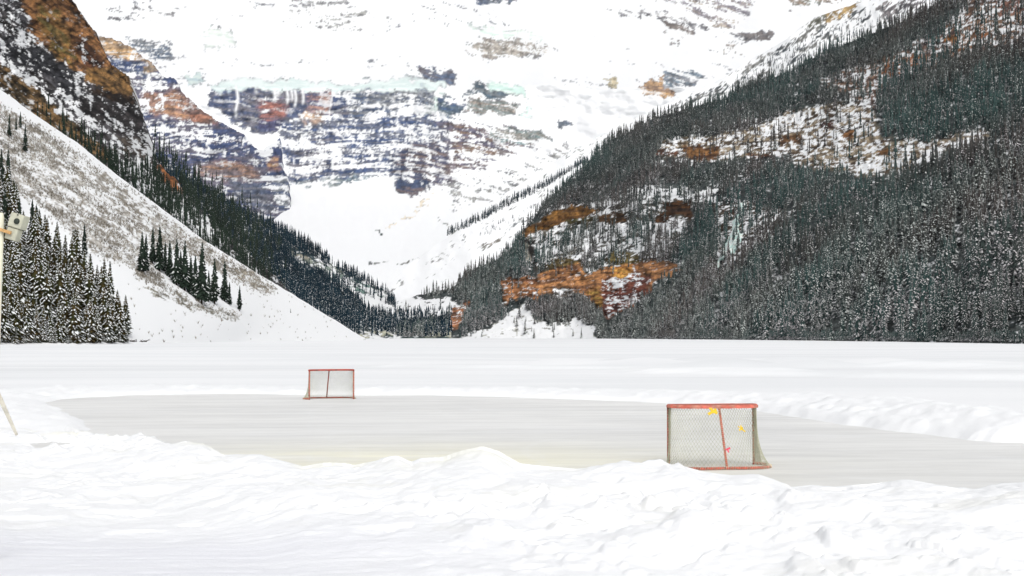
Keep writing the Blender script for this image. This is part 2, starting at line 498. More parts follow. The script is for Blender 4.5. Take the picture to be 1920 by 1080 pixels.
# hanging icicles on the cliff band
for (x0, y0, y1, w) in [(444, 160, 222, 2.6), (514, 170, 192, 3.2), (520, 172, 182, 4), (538, 168, 198, 2.4), (546, 168, 190, 2.0), (553, 168, 202, 2.4), (567, 168, 196, 2.2),
                        (620, 180, 216, 1.2), (480, 168, 176, 3), (1600, 0, 1, 1)]:
    m = np.exp(-((HW.PX - x0 - 2 * np.sin(HW.PY / 9)) / w) ** 2) * ss(y0 - 3, y0 + 2, HW.PY) * ss(y1 + 4, y1 - 8, HW.PY)
    m = m[..., None]; HW.col = HW.col * (1 - m) + SNOW * 0.98 * m
HW.build("snow-covered headwall mountain with a hanging glacier above banded blue-grey cliffs", "mountain")

# ---- 2. banded buttress at the left of the cirque ----------------------------------------
bt_top = curve([(60, 20), (140, 40), (183, 66), (205, 69), (220, 76), (254, 89), (263, 104), (284, 113), (293, 128), (303, 141), (330, 147), (339, 168),
                (360, 190), (382, 208), (410, 226), (458, 250), (468, 262), (477, 277), (490, 280), (505, 270), (526, 258), (529, 300), (531, 316), (538, 326), (542, 345), (545, 392), (547, 470)])
BT = Mass("cirque_buttress", 60, 547, bt_top, curve([(60, 500), (550, 480)]),
          tps([(60, 20, 4300), (60, 500, 3000), (200, 70, 4300), (300, 140, 4200), (480, 280, 4300), (545, 400, 4400), (400, 400, 3700), (300, 300, 3700), (545, 480, 4000), (250, 480, 3100)]),
          step=2.0, vstep=2.0, relief=(rel(90, 0.5, 15), rel(30, 0.4, 16, 2.0, True), rel(9, 0.6, 17, 2.0), rel(5, .5, 18, 3.0)), jag=1.6, jseed=8, cut=True)
BT.paint(0.78, [(60, 76, 116), (100, 96, 112)], [
    ([(180, 60), (258, 86), (265, 106), (290, 120), (296, 135), (262, 142), (235, 112), (190, 100)], 0.95, [(208, 164, 104), (150, 124, 96)], 5),
    ([(205, 108), (262, 112), (300, 140), (270, 148), (215, 130)], 0.9, [(58, 74, 112), (84, 98, 128)], 4),
    ([(265, 128), (296, 118), (300, 138), (270, 140)], 0.9, [(176, 140, 96), (130, 116, 100)], 3),
    ([(270, 176), (330, 172), (372, 200), (400, 214), (410, 226), (350, 222), (290, 214), (262, 195)], 0.88, [(190, 138, 94), (144, 110, 96)], 9),
    ([(350, 196), (395, 214), (408, 232), (360, 232)], 0.95, [(170, 112, 84), (120, 92, 84)], 4),
    ([(285, 238), (400, 246), (470, 262), (474, 272), (380, 262), (285, 252)], 0.22, None, 4),
    ([(258, 180), (276, 184), (280, 202), (258, 196)], 0.05, None, 3),
    ([(300, 268), (460, 282), (460, 288), (300, 276)], 0.3, None, 3),
    ([(370, 310), (420, 300), (486, 318), (490, 336), (440, 344), (370, 330)], 0.90, [(176, 132, 100), (120, 108, 114)], 9),
    ([(486, 262), (505, 264), (526, 256), (526, 276), (500, 290), (480, 286)], 0.1, None, 3),
    ([(478, 292), (527, 280), (528, 314), (495, 306)], 0.9, [(56, 70, 112), (74, 84, 120)], 3),
    ([(500, 296), (524, 292), (526, 318), (504, 322)], 0.95, [(190, 144, 96), (120, 92, 100)], 3),
    ([(430, 340), (490, 340), (512, 386), (500, 400), (440, 370)], 0.95, [(84, 96, 122), (110, 112, 124)], 6),
    ([(506, 330), (540, 340), (544, 388), (528, 396), (512, 372)], 0.68, [(66, 84, 120), (120, 126, 132)], 4),
    ([(488, 322), (506, 322), (512, 372), (498, 350)], 0.2, None, 3)],
    aniso=4.5, scale=12, seed=25, warp=4, tilt=0.04, soft=0.2, band=0.8, gully=0.6, crack=0.6, sat=0.78, chutes=0.35)
BT.build("banded buttress of tan and blue-grey rock at the left of the cirque", "mountain")

# ---- 3. white shoulder behind the forested right side ------------------------------------
sh_top = curve([(690, 566), (780, 486), (838, 444), (900, 398), (953, 360), (1040, 302), (1130, 252), (1230, 203), (1338, 156), (1400, 117), (1454, 87), (1492, 60),
                (1519, 37), (1556, 22), (1612, 4), (1700, -40), (2080, -160)])
SH = Mass("snowy_shoulder", 690, 2080, sh_top, curve([(690, 640), (2080, 640)]),
          tps([(690, 566, 2900), (690, 640, 2500), (838, 445, 3100), (953, 360, 3300), (1230, 203, 3500), (1492, 60, 3500), (1700, -40, 3400), (2080, -160, 3300),
               (900, 560, 2700), (1400, 400, 3000), (2080, 300, 2800), (1200, 640, 2600), (2080, 640, 2400)]),
          step=2.6, vstep=2.6, relief=(rel(100, 0.4, 35), rel(22, 0.3, 36)), jag=1.5, jseed=12, back=500)
SH.paint(0.03, [(120, 128, 132), (150, 150, 148)], [
    ([(1230, 215), (1338, 160), (1400, 125), (1492, 66), (1560, 24), (1640, 0), (1640, 40), (1500, 110), (1380, 170), (1290, 200)], 0.30, [(70, 78, 84), (120, 120, 116)], 6),
    ([(1540, 30), (1600, 6), (1622, 0), (1600, 20), (1555, 42)], 0.85, [(170, 140, 84), (130, 116, 90)], 4),
    ([(1515, 45), (1545, 32), (1540, 50), (1515, 60)], 0.7, [(120, 124, 100), (96, 96, 84)], 3),
    ([(1640, -10), (1740, -40), (1740, 20), (1660, 40)], 0.45, [(96, 92, 96), (130, 124, 124)], 5),
    ([(850, 432), (1000, 335), (1130, 255), (1150, 262), (1020, 350), (900, 425)], 0.12, [(96, 104, 100), (120, 126, 120)], 5),
    ([(870, 445), (950, 440), (950, 470), (870, 470)], 0.30, [(110, 110, 100), (140, 134, 124)], 5),
], tilt=-0.55, aniso=4, scale=14, seed=45)
SH.build("smooth white snow shoulder rising behind the dark forested slope", "mountain")

# ---- 4. forested left valley side --------------------------------------------------------
lv_top = curve([(240, 270), (286, 290), (336, 318), (400, 362), (444, 388), (489, 410), (518, 424), (566, 448), (601, 472), (625, 498), (648, 506), (674, 518), (703, 536),
                (722, 546), (735, 556), (742, 570)])
LV = Mass("left_valley_side", 240, 742, lv_top, curve([(240, 640), (640, 640), (700, 600), (742, 590)]),
          tps([(240, 270, 2300), (286, 290, 2300), (400, 362, 2400), (518, 424, 2550), (648, 506, 2600), (742, 570, 2650), (240, 640, 1800), (500, 560, 2100), (742, 590, 2600), (640, 560, 2400)]),
          step=2.2, vstep=2.2, relief=(rel(60, 0.4, 55), rel(16, 0.3, 56)), jag=1.5, jseed=14, back=400)
LV.paint(0.72, [(44, 62, 66), (34, 50, 60)], [
    ([(654, 540), (712, 562), (742, 572), (742, 600), (690, 588)], 0.03, None, 4),
    ([(540, 468), (570, 478), (619, 500), (650, 512), (640, 522), (600, 506), (560, 492)], 0.8, [(150, 144, 128), (120, 128, 116)], 3),
    ([(600, 498), (720, 545), (730, 560), (712, 566), (660, 545), (620, 520)], 0.42, [(84, 116, 108), (120, 138, 128)], 4),
    ([(310, 330), (342, 346), (336, 360), (314, 350)], 0.9, [(150, 90, 44), (90, 60, 40)], 3)],
    tilt=0.45, aniso=3, scale=14, seed=65)
LV.build("snowy left side of the far valley under dark forest", "hillside")

# ---- 5. valley floor between the slopes ---------------------------------------------------
vf_top = curve([(470, 478), (510, 512), (545, 530), (600, 548), (654, 566), (691, 588), (720, 594), (800, 594), (880, 590), (900, 588)])
VF = Mass("valley_floor", 470, 846, vf_top, shore([(400, 1750), (650, 1900), (900, 2000)]),
          tps([(470, 478, 1950), (545, 530, 2050), (654, 566, 2200), (720, 594, 2300), (880, 590, 2250), (470, 640, 1500), (650, 634, 1800), (900, 634, 1900)]),
          step=2.6, vstep=2.0, relief=(rel(40, 0.3, 75),), jag=0.8, jseed=16, back=400, backdrop=0.05)
VF.paint(0.62, [(44, 62, 62), (60, 76, 70)], [([(660, 622), (900, 622), (900, 630), (660, 631)], 0.75, [(176, 176, 152), (196, 196, 176)], 3)], seed=85)
VF.build("snow-covered valley floor at the head of the lake", "valley")

# ---- 6. left cliffs above the scree -------------------------------------------------------
lc_top = curve([(-160, -120), (60, -70), (120, -30), (136, 0), (147, 18), (165, 40), (177, 58), (187, 76), (199, 98), (210, 120), (226, 128), (242, 141), (248, 159), (254, 183), (260, 202),
                (266, 220), (278, 245), (280, 266), (289, 284), (297, 306), (318, 327), (330, 336), (341, 353), (360, 376), (387, 400), (430, 440), (480, 486), (520, 520), (540, 545)])
LC = Mass("left_cliffs", -160, 540, lc_top, curve([(-160, 300), (0, 330), (540, 640)]),
          tps([(-160, -120, 1000), (0, -60, 1050), (140, 0, 1300), (250, 180, 1400), (290, 290, 1420), (341, 353, 1450), (540, 545, 1650), (0, 170, 900), (100, 245, 950), (214, 324, 1000),
               (380, 448, 1150), (-160, 300, 700), (100, 100, 1120), (540, 640, 1400), (180, 160, 1200)]),
          step=2.0, vstep=2.0, relief=(rel(80, 0.45, 95), rel(34, 0.8, 96, 1.0, True), rel(13, 0.9, 98, 1.0, True), rel(6, 0.7, 97)), jag=4.0, jseed=18, cut=True)
LC.paint(0.72, [(52, 48, 46), (84, 82, 86)], [
    ([(60, -60), (136, -10), (180, 60), (215, 125), (175, 150), (130, 125), (95, 105), (60, 60), (30, -40)], 1.03, [(166, 112, 54), (92, 60, 32)], 6),
    ([(70, 10), (110, 20), (135, 80), (140, 130), (100, 110), (80, 60)], 1.0, [(112, 96, 44), (150, 104, 44)], 5),
    ([(150, 60), (190, 100), (205, 135), (170, 145), (150, 110)], 0.90, [(100, 60, 32), (62, 40, 26)], 4),
    ([(165, 130), (210, 122), (242, 142), (252, 180), (225, 178), (185, 165), (160, 150)], 1.08, [(158, 114, 52), (104, 76, 38)], 4),
    ([(170, 168), (255, 180), (262, 205), (215, 195), (170, 180)], 0.95, [(34, 26, 20), (60, 42, 26)], 5),
    ([(-160, 70), (0, 70), (90, 90), (160, 160), (150, 200), (80, 140), (0, 110), (-160, 110)], 0.82, [(62, 62, 66), (44, 44, 48)], 8),
    ([(0, 105), (50, 140), (110, 190), (150, 232), (140, 238), (90, 195), (30, 150), (0, 125)], 0.10, None, 4),
    ([(120, 165), (170, 225), (200, 245), (190, 250), (150, 225), (110, 175)], 0.25, None, 4),
    ([(-160, 60), (0, 118), (60, 165), (110, 205), (180, 262), (220, 300), (214, 324), (100, 245), (0, 168), (-160, 70)], 0.97, [(134, 102, 58), (64, 54, 36)], 5),
    ([(145, 180), (200, 195), (262, 215), (280, 265), (240, 262), (200, 240), (160, 215)], 0.86, [(36, 32, 32), (62, 56, 56)], 6),
    ([(215, 255), (285, 262), (292, 300), (255, 300), (225, 285)], 0.74, [(60, 50, 42), (90, 80, 70)], 5),
    ([(300, 306), (322, 328), (345, 352), (335, 368), (310, 358), (290, 330)], 0.98, [(156, 92, 32), (96, 58, 26)], 4),
    ([(250, 300), (330, 360), (380, 410), (540, 560), (540, 640), (380, 480), (260, 340)], 0.4, [(50, 54, 44), (60, 62, 54)], 8),
], tilt=0.62, aniso=2.6, scale=12, seed=105, warp=7, soft=0.12, band=0.4, gully=0.8, crack=1.0)
LC.build("dark brown and olive cliffs streaked with snow at the upper left", "cliff")

# ---- 7. snow fan on the left shore --------------------------------------------------------
fn_top = curve([(-160, 50), (0, 167), (73, 220), (147, 269), (214, 324), (253, 353), (380, 448), (480, 511), (508, 527), (587, 575), (659, 619), (677, 631), (684, 633.5)])
fn_sh = [(-160, 380), (0, 430), (240, 480), (450, 690), (600, 880), (684, 1000)]
FN = Mass("snow_fan", -160, 684, fn_top, shore(fn_sh),
          tps([(-160, 652, 350), (0, 646, 420), (240, 644, 470), (450, 640, 680), (600, 637, 860), (684, 637, 980), (0, 500, 500), (240, 500, 600), (0, 167, 800), (214, 324, 830), (380, 448, 870),
               (508, 527, 900), (587, 575, 930), (450, 590, 700), (375, 570, 640), (-160, 50, 780)]),
          step=2.2, vstep=2.2, relief=(rel(130, 0.10, 115), rel(20, 0.05, 116)), jag=0.7, jseed=20, back=30, backdrop=0.3)
brush_poly = [(-20, 190), (30, 215), (75, 240), (150, 290), (250, 362), (330, 425), (420, 480), (490, 520), (515, 548), (500, 552), (440, 528), (400, 500), (340, 470), (300, 468), (310, 543),
              (268, 525), (240, 498), (190, 484), (165, 460), (100, 410), (60, 380), (-20, 330)]
FN.paint(0.0, [(150, 142, 128), (120, 114, 100)], [
    (brush_poly, 0.48, [(172, 166, 156), (140, 132, 118)], 8),
    ([(380, 470), (440, 490), (500, 530), (510, 548), (440, 525)], 0.6, [(150, 140, 118), (120, 112, 92)], 5),
    ([(270, 540), (330, 545), (390, 570), (440, 592), (450, 600), (380, 590), (300, 560)], 0.3, [(130, 124, 100), (100, 96, 80)], 5)],
    tilt=0.62, aniso=4, scale=8, seed=125, warp=6, soft=0.35, crack=0.1, sat=0.6)
FN.build("white avalanche fan running down to the left shore of the lake", "slope")

# ---- 8. right mountain side ---------------------------------------------------------------
rt_top = curve([(745, 566), (773, 556), (808, 548), (849, 540), (867, 518), (896, 500), (934, 486), (954, 470), (974, 440), (980, 428), (996, 414), (1015, 388), (1040, 362), (1068, 334), (1122, 286),
                (1145, 263), (1184, 243), (1230, 220), (1280, 205), (1353, 186), (1396, 162), (1454, 143), (1492, 128), (1545, 96), (1612, 72), (1661, 52), (1725, 26), (1760, 4), (1830, -50), (2080, -150)])
rt_sh = [(745, 2050), (850, 2050), (1000, 1950), (1140, 1750), (1300, 1250), (1500, 880), (1700, 640), (1920, 470), (2080, 400)]
CRAGP = [[(975, 425), (1071, 384), (1130, 396), (1250, 375), (1300, 380), (1290, 420), (1120, 430), (990, 450)],
         [(1020, 500), (1100, 485), (1270, 485), (1260, 520), (1190, 575), (1140, 605), (1040, 540)], [(930, 515), (1012, 515), (1010, 575), (940, 578)],
         [(1230, 268), (1410, 240), (1540, 195), (1632, 192), (1652, 258), (1850, 240), (1760, 285), (1690, 322), (1500, 312), (1360, 296), (1240, 294)]]
CRAG = lambda x, y: np.clip(sum(ss(-6, 6, sdpoly(x, y, p)) for p in CRAGP), 0, 1)
RT = Mass("right_mountain_side", 745, 2080, rt_top, shore(rt_sh),
          tps([(1920, 645, 470), (2080, 648, 400), (1700, 641, 640), (1500, 638, 880), (1300, 636, 1250), (1140, 635, 1750), (1000, 634, 1950), (850, 634, 2050), (745, 634, 2050), (1920, 400, 750),
               (1920, 100, 1500), (2080, -150, 1700), (1744, 2, 2100), (1600, 400, 1150), (1400, 400, 1550), (1122, 270, 2500), (1400, 150, 2500), (1000, 420, 2350), (1250, 500, 1700),
               (1000, 560, 2050), (900, 490, 2400), (840, 540, 2400), (745, 560, 2550), (1500, 250, 1950), (1700, 250, 1400), (1100, 560, 1950)]),
          step=2.0, vstep=2.0, relief=(rel(110, 0.35, 135), rel(30, 0.35, 136, 1.5, True), rel(9, 0.35, 137), rel(20, 0.9, 138, 0.7, True, lambda x, y: CRAG(x, y)), rel(8, 1.0, 139, 1.6, True, lambda x, y: CRAG(x, y))), jag=1.5, jseed=22, back=300, backdrop=0.5)
P1 = [(1230, 268), (1330, 255), (1410, 240), (1470, 215), (1540, 195), (1632, 192), (1652, 258), (1740, 265), (1850, 240), (1860, 255), (1760, 285), (1690, 322), (1620, 334), (1590, 322), (1500, 312),
      (1480, 288), (1360, 296), (1240, 294)]
P2 = [(1535, 150), (1640, 118), (1700, 90), (1740, 70), (1790, 34), (1830, -10), (1960, -20), (1960, 70), (1850, 92), (1790, 112), (1720, 132), (1660, 152), (1645, 205), (1600, 185), (1555, 165)]
P3 = [(985, 430), (1060, 385), (1180, 375), (1290, 370), (1300, 410), (1260, 470), (1200, 500), (1060, 530), (985, 500)]
PAP = [(866, 632), (925, 612), (980, 568), (1000, 596), (1040, 612), (1080, 600), (1115, 618), (1122, 640), (866, 640)]
C1 = [(995, 421), (1020, 406), (1052, 393), (1071, 385), (1096, 388), (1124, 399), (1088, 410), (1062, 418), (1018, 430), (980, 446), (975, 436)]
C2 = [(1222, 414), (1236, 398), (1248, 380), (1270, 372), (1292, 375), (1300, 395), (1298, 416), (1286, 402), (1264, 406), (1240, 420)]
C2b = [(1118, 404), (1150, 398), (1182, 404), (1180, 418), (1140, 420), (1118, 416)]
C4 = [(1006, 528), (1012, 512), (1050, 500), (1085, 492), (1099, 515), (1152, 498), (1209, 489), (1262, 491), (1282, 500), (1260, 512), (1222, 530), (1215, 545), (1184, 571), (1140, 599), (1127, 577), (1109, 565), (1084, 546), (1050, 548), (1010, 556)]
C5 = [(937, 525), (975, 520), (1009, 522), (1007, 568), (985, 555), (960, 562), (943, 573)]
C6 = [(840, 618), (846, 582), (868, 565), (882, 560), (868, 590), (858, 620)]
C8 = [(1276, 278), (1300, 272), (1352, 276), (1356, 294), (1310, 300), (1280, 290)]
RT.paint(0.93, [(52, 60, 60), (78, 84, 82)], [  # base: undergrowth and rock, with shade under the trees put into the colour
    (P1, 0.55, [(150, 134, 108), (76, 60, 44)], 6),
    (P2, 0.62, [(136, 104, 80), (76, 60, 54)], 8),
    (P3, 0.5, [(60, 56, 48), (92, 88, 76)], 8),
    ([(1180, 350), (1290, 350), (1300, 372), (1250, 372), (1190, 376)], 0.15, None, 6),
    ([(1000, 440), (1060, 445), (1040, 490), (1008, 500)], 0.35, [(70, 64, 54), (40, 38, 34)], 6),
    ([(1120, 440), (1210, 440), (1200, 475), (1120, 480)], 0.42, [(60, 56, 50), (40, 38, 34)], 6),
    ([(1340, 380), (1400, 378), (1462, 395), (1460, 440), (1420, 462), (1380, 480), (1345, 500)], 0.50, [(56, 50, 44), (84, 74, 60)], 6),
    ([(1025, 508), (1030, 490), (1060, 480), (1092, 490), (1096, 512), (1060, 516)], 0.97, [(110, 92, 46), (70, 60, 34)], 3),
    ([(1140, 490), (1150, 466), (1190, 468), (1210, 488), (1170, 497)], 0.93, [(116, 98, 50), (80, 66, 36)], 3),
    (PAP, 0.04, [(180, 180, 170), (160, 160, 150)], 3),
    ([(1080, 430), (1260, 410), (1250, 480), (1100, 480)], 0.4, [(54, 56, 54), (90, 86, 76)], 8),
    ([(745, 560), (840, 556), (870, 575), (830, 590), (745, 600)], 0.06, None, 3),
    (C1, 1.05, [(134, 92, 28), (100, 66, 26)], 2.5), (C2, 1.05, [(88, 56, 22), (56, 36, 20)], 2.5), (C2b, 0.95, [(60, 42, 26), (84, 58, 28)], 3),
    ([(1050, 412), (1110, 408), (1120, 420), (1060, 428)], 0.9, [(74, 72, 34), (60, 50, 30)], 3),
    ([(976, 444), (1000, 452), (1003, 505), (990, 500), (985, 465)], 0.9, [(30, 26, 24), (44, 38, 34)], 3),
    ([(982, 456), (994, 460), (992, 492), (984, 490)], 0.95, [(150, 148, 136), (120, 116, 104)], 2),
    ([(1150, 470), (1180, 478), (1200, 490), (1160, 496), (1130, 490)], 0.9, [(110, 96, 44), (90, 78, 40)], 4),
    (C4, 0.98, [(184, 124, 62), (126, 84, 52)], 3),
    ([(1125, 530), (1220, 515), (1215, 545), (1184, 571), (1140, 599), (1128, 575)], 0.80, [(124, 66, 46), (92, 52, 44)], 4),
    ([(1130, 520), (1190, 505), (1210, 520), (1150, 540), (1125, 545)], 0.45, [(140, 80, 50), (110, 64, 44)], 4),
    ([(1150, 500), (1185, 497), (1188, 510), (1165, 520), (1148, 512)], 1.1, [(206, 150, 44), (190, 120, 30)], 3),
    ([(1098, 545), (1120, 540), (1128, 575), (1118, 575)], 1.1, [(160, 124, 44), (150, 104, 40)], 3),
    ([(1040, 540), (1080, 545), (1070, 560), (1035, 556)], 0.35, [(110, 96, 84), (90, 80, 70)], 4),
    (C5, 0.88, [(172, 112, 54), (130, 82, 52)], 3),
    (C6, 0.80, [(190, 116, 56), (120, 84, 60)], 2.5),
    (C8, 1.0, [(130, 88, 40), (84, 52, 30)], 3),
    ([(1210, 284), (1270, 284), (1280, 292), (1215, 292)], 0.8, [(96, 56, 34), (70, 44, 30)], 3),
    ([(1395, 286), (1440, 290), (1440, 298), (1395, 296)], 0.8, [(96, 60, 36), (70, 44, 30)], 3),
    ([(1460, 258), (1500, 252), (1508, 270), (1462, 272)], 0.95, [(104, 72, 40), (70, 48, 30)], 3),
    ([(1535, 226), (1560, 224), (1562, 240), (1538, 240)], 0.9, [(84, 50, 40), (60, 40, 34)], 3),
    ([(1580, 250), (1602, 244), (1600, 256), (1584, 258)], 1.1, [(146, 96, 40), (110, 70, 34)], 2),
    ([(1645, 280), (1672, 278), (1666, 294), (1648, 292)], 1.05, [(120, 80, 34), (90, 60, 30)], 3),
    ([(1648, 128), (1680, 110), (1740, 100), (1722, 126), (1680, 148), (1655, 145)], 0.8, [(150, 92, 44), (110, 66, 36)], 4),
    ([(1765, 72), (1792, 66), (1790, 78), (1768, 80)], 1.1, [(150, 100, 40), (120, 76, 40)], 3),
    ([(1795, 90), (1820, 92), (1812, 104), (1796, 100)], 1.1, [(140, 86, 36), (110, 70, 36)], 3),
    ([(1826, 60), (1860, 62), (1858, 74), (1830, 70)], 1.0, [(140, 86, 44), (110, 70, 40)], 3),
    ([(1860, 10), (1960, -20), (1960, 10), (1880, 34)], 0.8, [(134, 92, 76), (110, 78, 70)], 5),
    ([(1360, 396), (1384, 388), (1380, 402), (1362, 408)], 1.0, [(60, 40, 26), (84, 54, 30)], 3),
    ([(1352, 420), (1370, 418), (1368, 436), (1354, 432)], 1.0, [(70, 54, 30), (50, 40, 28)], 3),
    ([(1290, 360), (1350, 352), (1340, 378), (1296, 376)], 0.2, None, 5),
], aniso=2.2, scale=8, seed=145, warp=5, tilt=-0.12, soft=0.08, band=0.5, crack=0.9)
RT.build("steep right mountainside of snow, orange crags and grey rock under the forest", "mountain")

# ---- frozen waterfall on the right side ---------------------------------------------------
def icefall():
    cols = [(1388, 388, 1393, 395)]
    rows = np.arange(380, 508, 1.6)
    K_ = [380, 400, 418, 430, 440, 455, 474, 490, 507]
    L = np.interp(rows, K_, [1388, 1382, 1374, 1375, 1368, 1361, 1352, 1345, 1343])
    R = np.interp(rows, K_, [1392, 1394, 1389, 1384, 1391, 1389, 1376, 1353, 1346])
    nc = 16
    V = []
    for i, r in enumerate(rows):
        for j in range(nc):
            px = L[i] + (R[i] - L[i]) * j / (nc - 1)
            sd2 = 0.0 if j < nc / 2 else 50.0
            px += 9.0 * abs(j / (nc - 1) - .5) * 2 * (fbm(np.array([r / 5.0 + sd2]), np.array([1.5]), 3)[0] - 0.5)
            d = float(RT.depth_at(np.array([px]), np.array([r]))[0])
            d -= 14 * math.sin(math.pi * j / (nc - 1)) + 3.0 * math.sin(j * 2.4 + r / 17.0) + 3
            V.append(at(px, r, d))
    o = mk("frozen_waterfall", np.array(V), grid_faces(len(rows), nc)[:, ::-1], M_fallice, smooth=True)
    tag(o, "pale blue-green frozen waterfall hanging down the forested right slope", "waterfall", kind="structure")


icefall()


# ------------------------------------------------------------------ trees
def proto_tree(levels, per, snow, rad=0.15, seed=0, near=False, core=5, base=0.05):
    """returns crown verts/tris/matidx for a tree of height 1 (materials: 0 needles, 1 snow)"""
    r = random.Random(seed)
    V = []; T = []; Mi = []
    lean = r.uniform(-.01, .01)
    rseg = [1 + r.uniform(-.22, .22) for _ in range(5)]

    def R(z):
        t = (z - base) / (1 - base)
        k = min(int(t * 4.99), 4)
        return rad * (1 - t) ** 0.82 * rseg[k] * (0.75 + 0.25 * min(1, t * 8)) + 0.008
    # dark inner cone
    n = core
    for lv in range(3):
        z0 = base + (1 - base) * lv / 3.2; z1 = min(0.99, z0 + 0.42)
        b = len(V)
        for k in range(n):
            a = 2 * math.pi * (k + 0.3 * lv) / n
            V.append((math.cos(a) * R(z0) * 0.58, math.sin(a) * R(z0) * 0.58, z0))
        V.append((lean, 0, z1))
        for k in range(n): T.append((b + k, b + (k + 1) % n, b + n)); Mi.append(0)
    for lv in range(levels):
        t = (lv + r.uniform(-.3, .3)) / levels
        z = base + 0.02 + (0.97 - base) * max(0, t)
        m = max(3, int(round(per * (1 - 0.45 * t))))
        a0 = r.uniform(0, 6.28)
        for k in range(m):
            if r.random() < 0.08: continue
            a = a0 + 2 * math.pi * k / m + r.uniform(-.3, .3)
            L = R(z) * r.uniform(.72, 1.22)
            dr = L * r.uniform(.35, .75)
            w = L * r.uniform(.30, .46) + 0.006
            ca, sa = math.cos(a), math.sin(a)
            zz = z + r.uniform(-.012, .012)

            def P(d, s, h): return (lean * zz + ca * d - sa * s, sa * d + ca * s, zz + h)
            b = len(V)
            if near:
                V += [P(0.0, 0, .008), P(L * .55, w * .5, -dr * .5), P(L * .55, -w * .5, -dr * .5), P(L, w * .12, -dr * .95), P(L * .98, -w * .14, -dr * 1.0), P(L * .5, 0, -dr * .28)]
                T += [(b, b + 1, b + 5), (b, b + 5, b + 2), (b + 5, b + 1, b + 3), (b + 5, b + 3, b + 4), (b + 5, b + 4, b + 2)]
                Mi += [0] * 5
                # hanging curtain of twigs
                b = len(V)
                V += [P(L * .3, w * .3, -dr * .2), P(L * .85, -w * .1, -dr * .85), P(L * .5, r.uniform(-.3, .3) * w, -dr * .6 - .035)]
                T += [(b, b + 1, b + 2)]; Mi += [0]
                if r.random() < snow:
                    b = len(V); f = r.uniform(.55, .95); g = 0.006 + 0.006 * r.random()
                    V += [P(L * .25, 0, -dr * .05 + g), P(L * .6, w * .42 * f, -dr * .46 + g), P(L * .6, -w * .42 * f, -dr * .46 + g), P(L * .97, 0, -dr * .88 + g * .5), P(L * .6, 0, -dr * .30 + g * 1.9)]
                    T += [(b, b + 1, b + 4), (b, b + 4, b + 2), (b + 4, b + 1, b + 3), (b + 4, b + 3, b + 2)]; Mi += [1] * 4
            else:
                V += [P(0, 0, .01), P(L, w * .5, -dr), P(L * .9, -w * .5, -dr)]
                T += [(b, b + 1, b + 2)]; Mi += [1 if r.random() < snow else 0]
    b = len(V)
    V += [(lean + .006, 0, .93), (lean - .006, .004, .93), (lean, -.006, .93), (lean, 0, 1.0)]
    T += [(b, b + 1, b + 3), (b + 1, b + 2, b + 3), (b + 2, b, b + 3)]; Mi += [0] * 3
    return np.array(V, np.float32), np.array(T, np.int32), np.array(Mi, np.int32)


def scatter(mass, dens, height, maxn, seed, spacing=0.30, tex=None):
    """choose spots on a mass; density weights x visible cell / visible tree size"""
    rs = np.random.RandomState(seed)
    D = mass.D; hp = height * F / D
    w = dens * mass.cell / (hp * hp * spacing * 0.30)
    w[-1] = 0
    pick = rs.rand(*w.shape) < w
    ii, jj = np.nonzero(pick)
    if len(ii) > maxn:
        k = rs.permutation(len(ii))[:maxn]; ii, jj = ii[k], jj[k]
    P = mass.XYZ[ii, jj].copy()
    P[:, 0] += rs.uniform(-.5, .5, len(ii)) * 2.0 * D[ii, jj] / F
    return P, mass.PX[ii, jj], mass.PY[ii, jj]


def bake(P, H, protos, seed):
    rs = np.random.RandomState(seed)
    Vs, Ts, Ms = [], [], []; base = 0
    which = rs.randint(0, len(protos), len(P))
    for q, (pv, pt, pm) in enumerate(protos):
        idx = np.nonzero(which == q)[0]
        if not len(idx): continue
        a = rs.uniform(0, 6.283, len(idx)); c, s = np.cos(a), np.sin(a)
        h = H[idx]; fat = rs.uniform(.8, 1.25, len(idx)) * h
        x = (pv[None, :, 0] * c[:, None] - pv[None, :, 1] * s[:, None]) * fat[:, None] + P[idx, 0][:, None]
        y = (pv[None, :, 0] * s[:, None] + pv[None, :, 1] * c[:, None]) * fat[:, None] + P[idx, 1][:, None]
        z = pv[None, :, 2] * h[:, None] + P[idx, 2][:, None] - 0.03 * h[:, None]
        Vs.append(np.stack([x, y, z], -1).reshape(-1, 3))
        Ts.append((pt[None] + (np.arange(len(idx)) * len(pv))[:, None, None]).reshape(-1, 3) + base)
        Ms.append(np.tile(pm, len(idx))); base += len(pv) * len(idx)
    return np.concatenate(Vs), np.concatenate(Ts), np.concatenate(Ms)


def forest(name, sets, mats, label, cat="forest"):
    Vs, Ts, Ms = [], [], []; b = 0
    for (V, T, M) in sets:
        Vs.append(V); Ts.append(T + b); Ms.append(M); b += len(V)
    o = mk(name, np.concatenate(Vs), np.concatenate(Ts), mats, np.concatenate(Ms))
    return tag(o, label, cat, kind="stuff")


def inpoly(x, y, P, fe=6.0): return ss(-fe, fe, sdpoly(x, y, P))


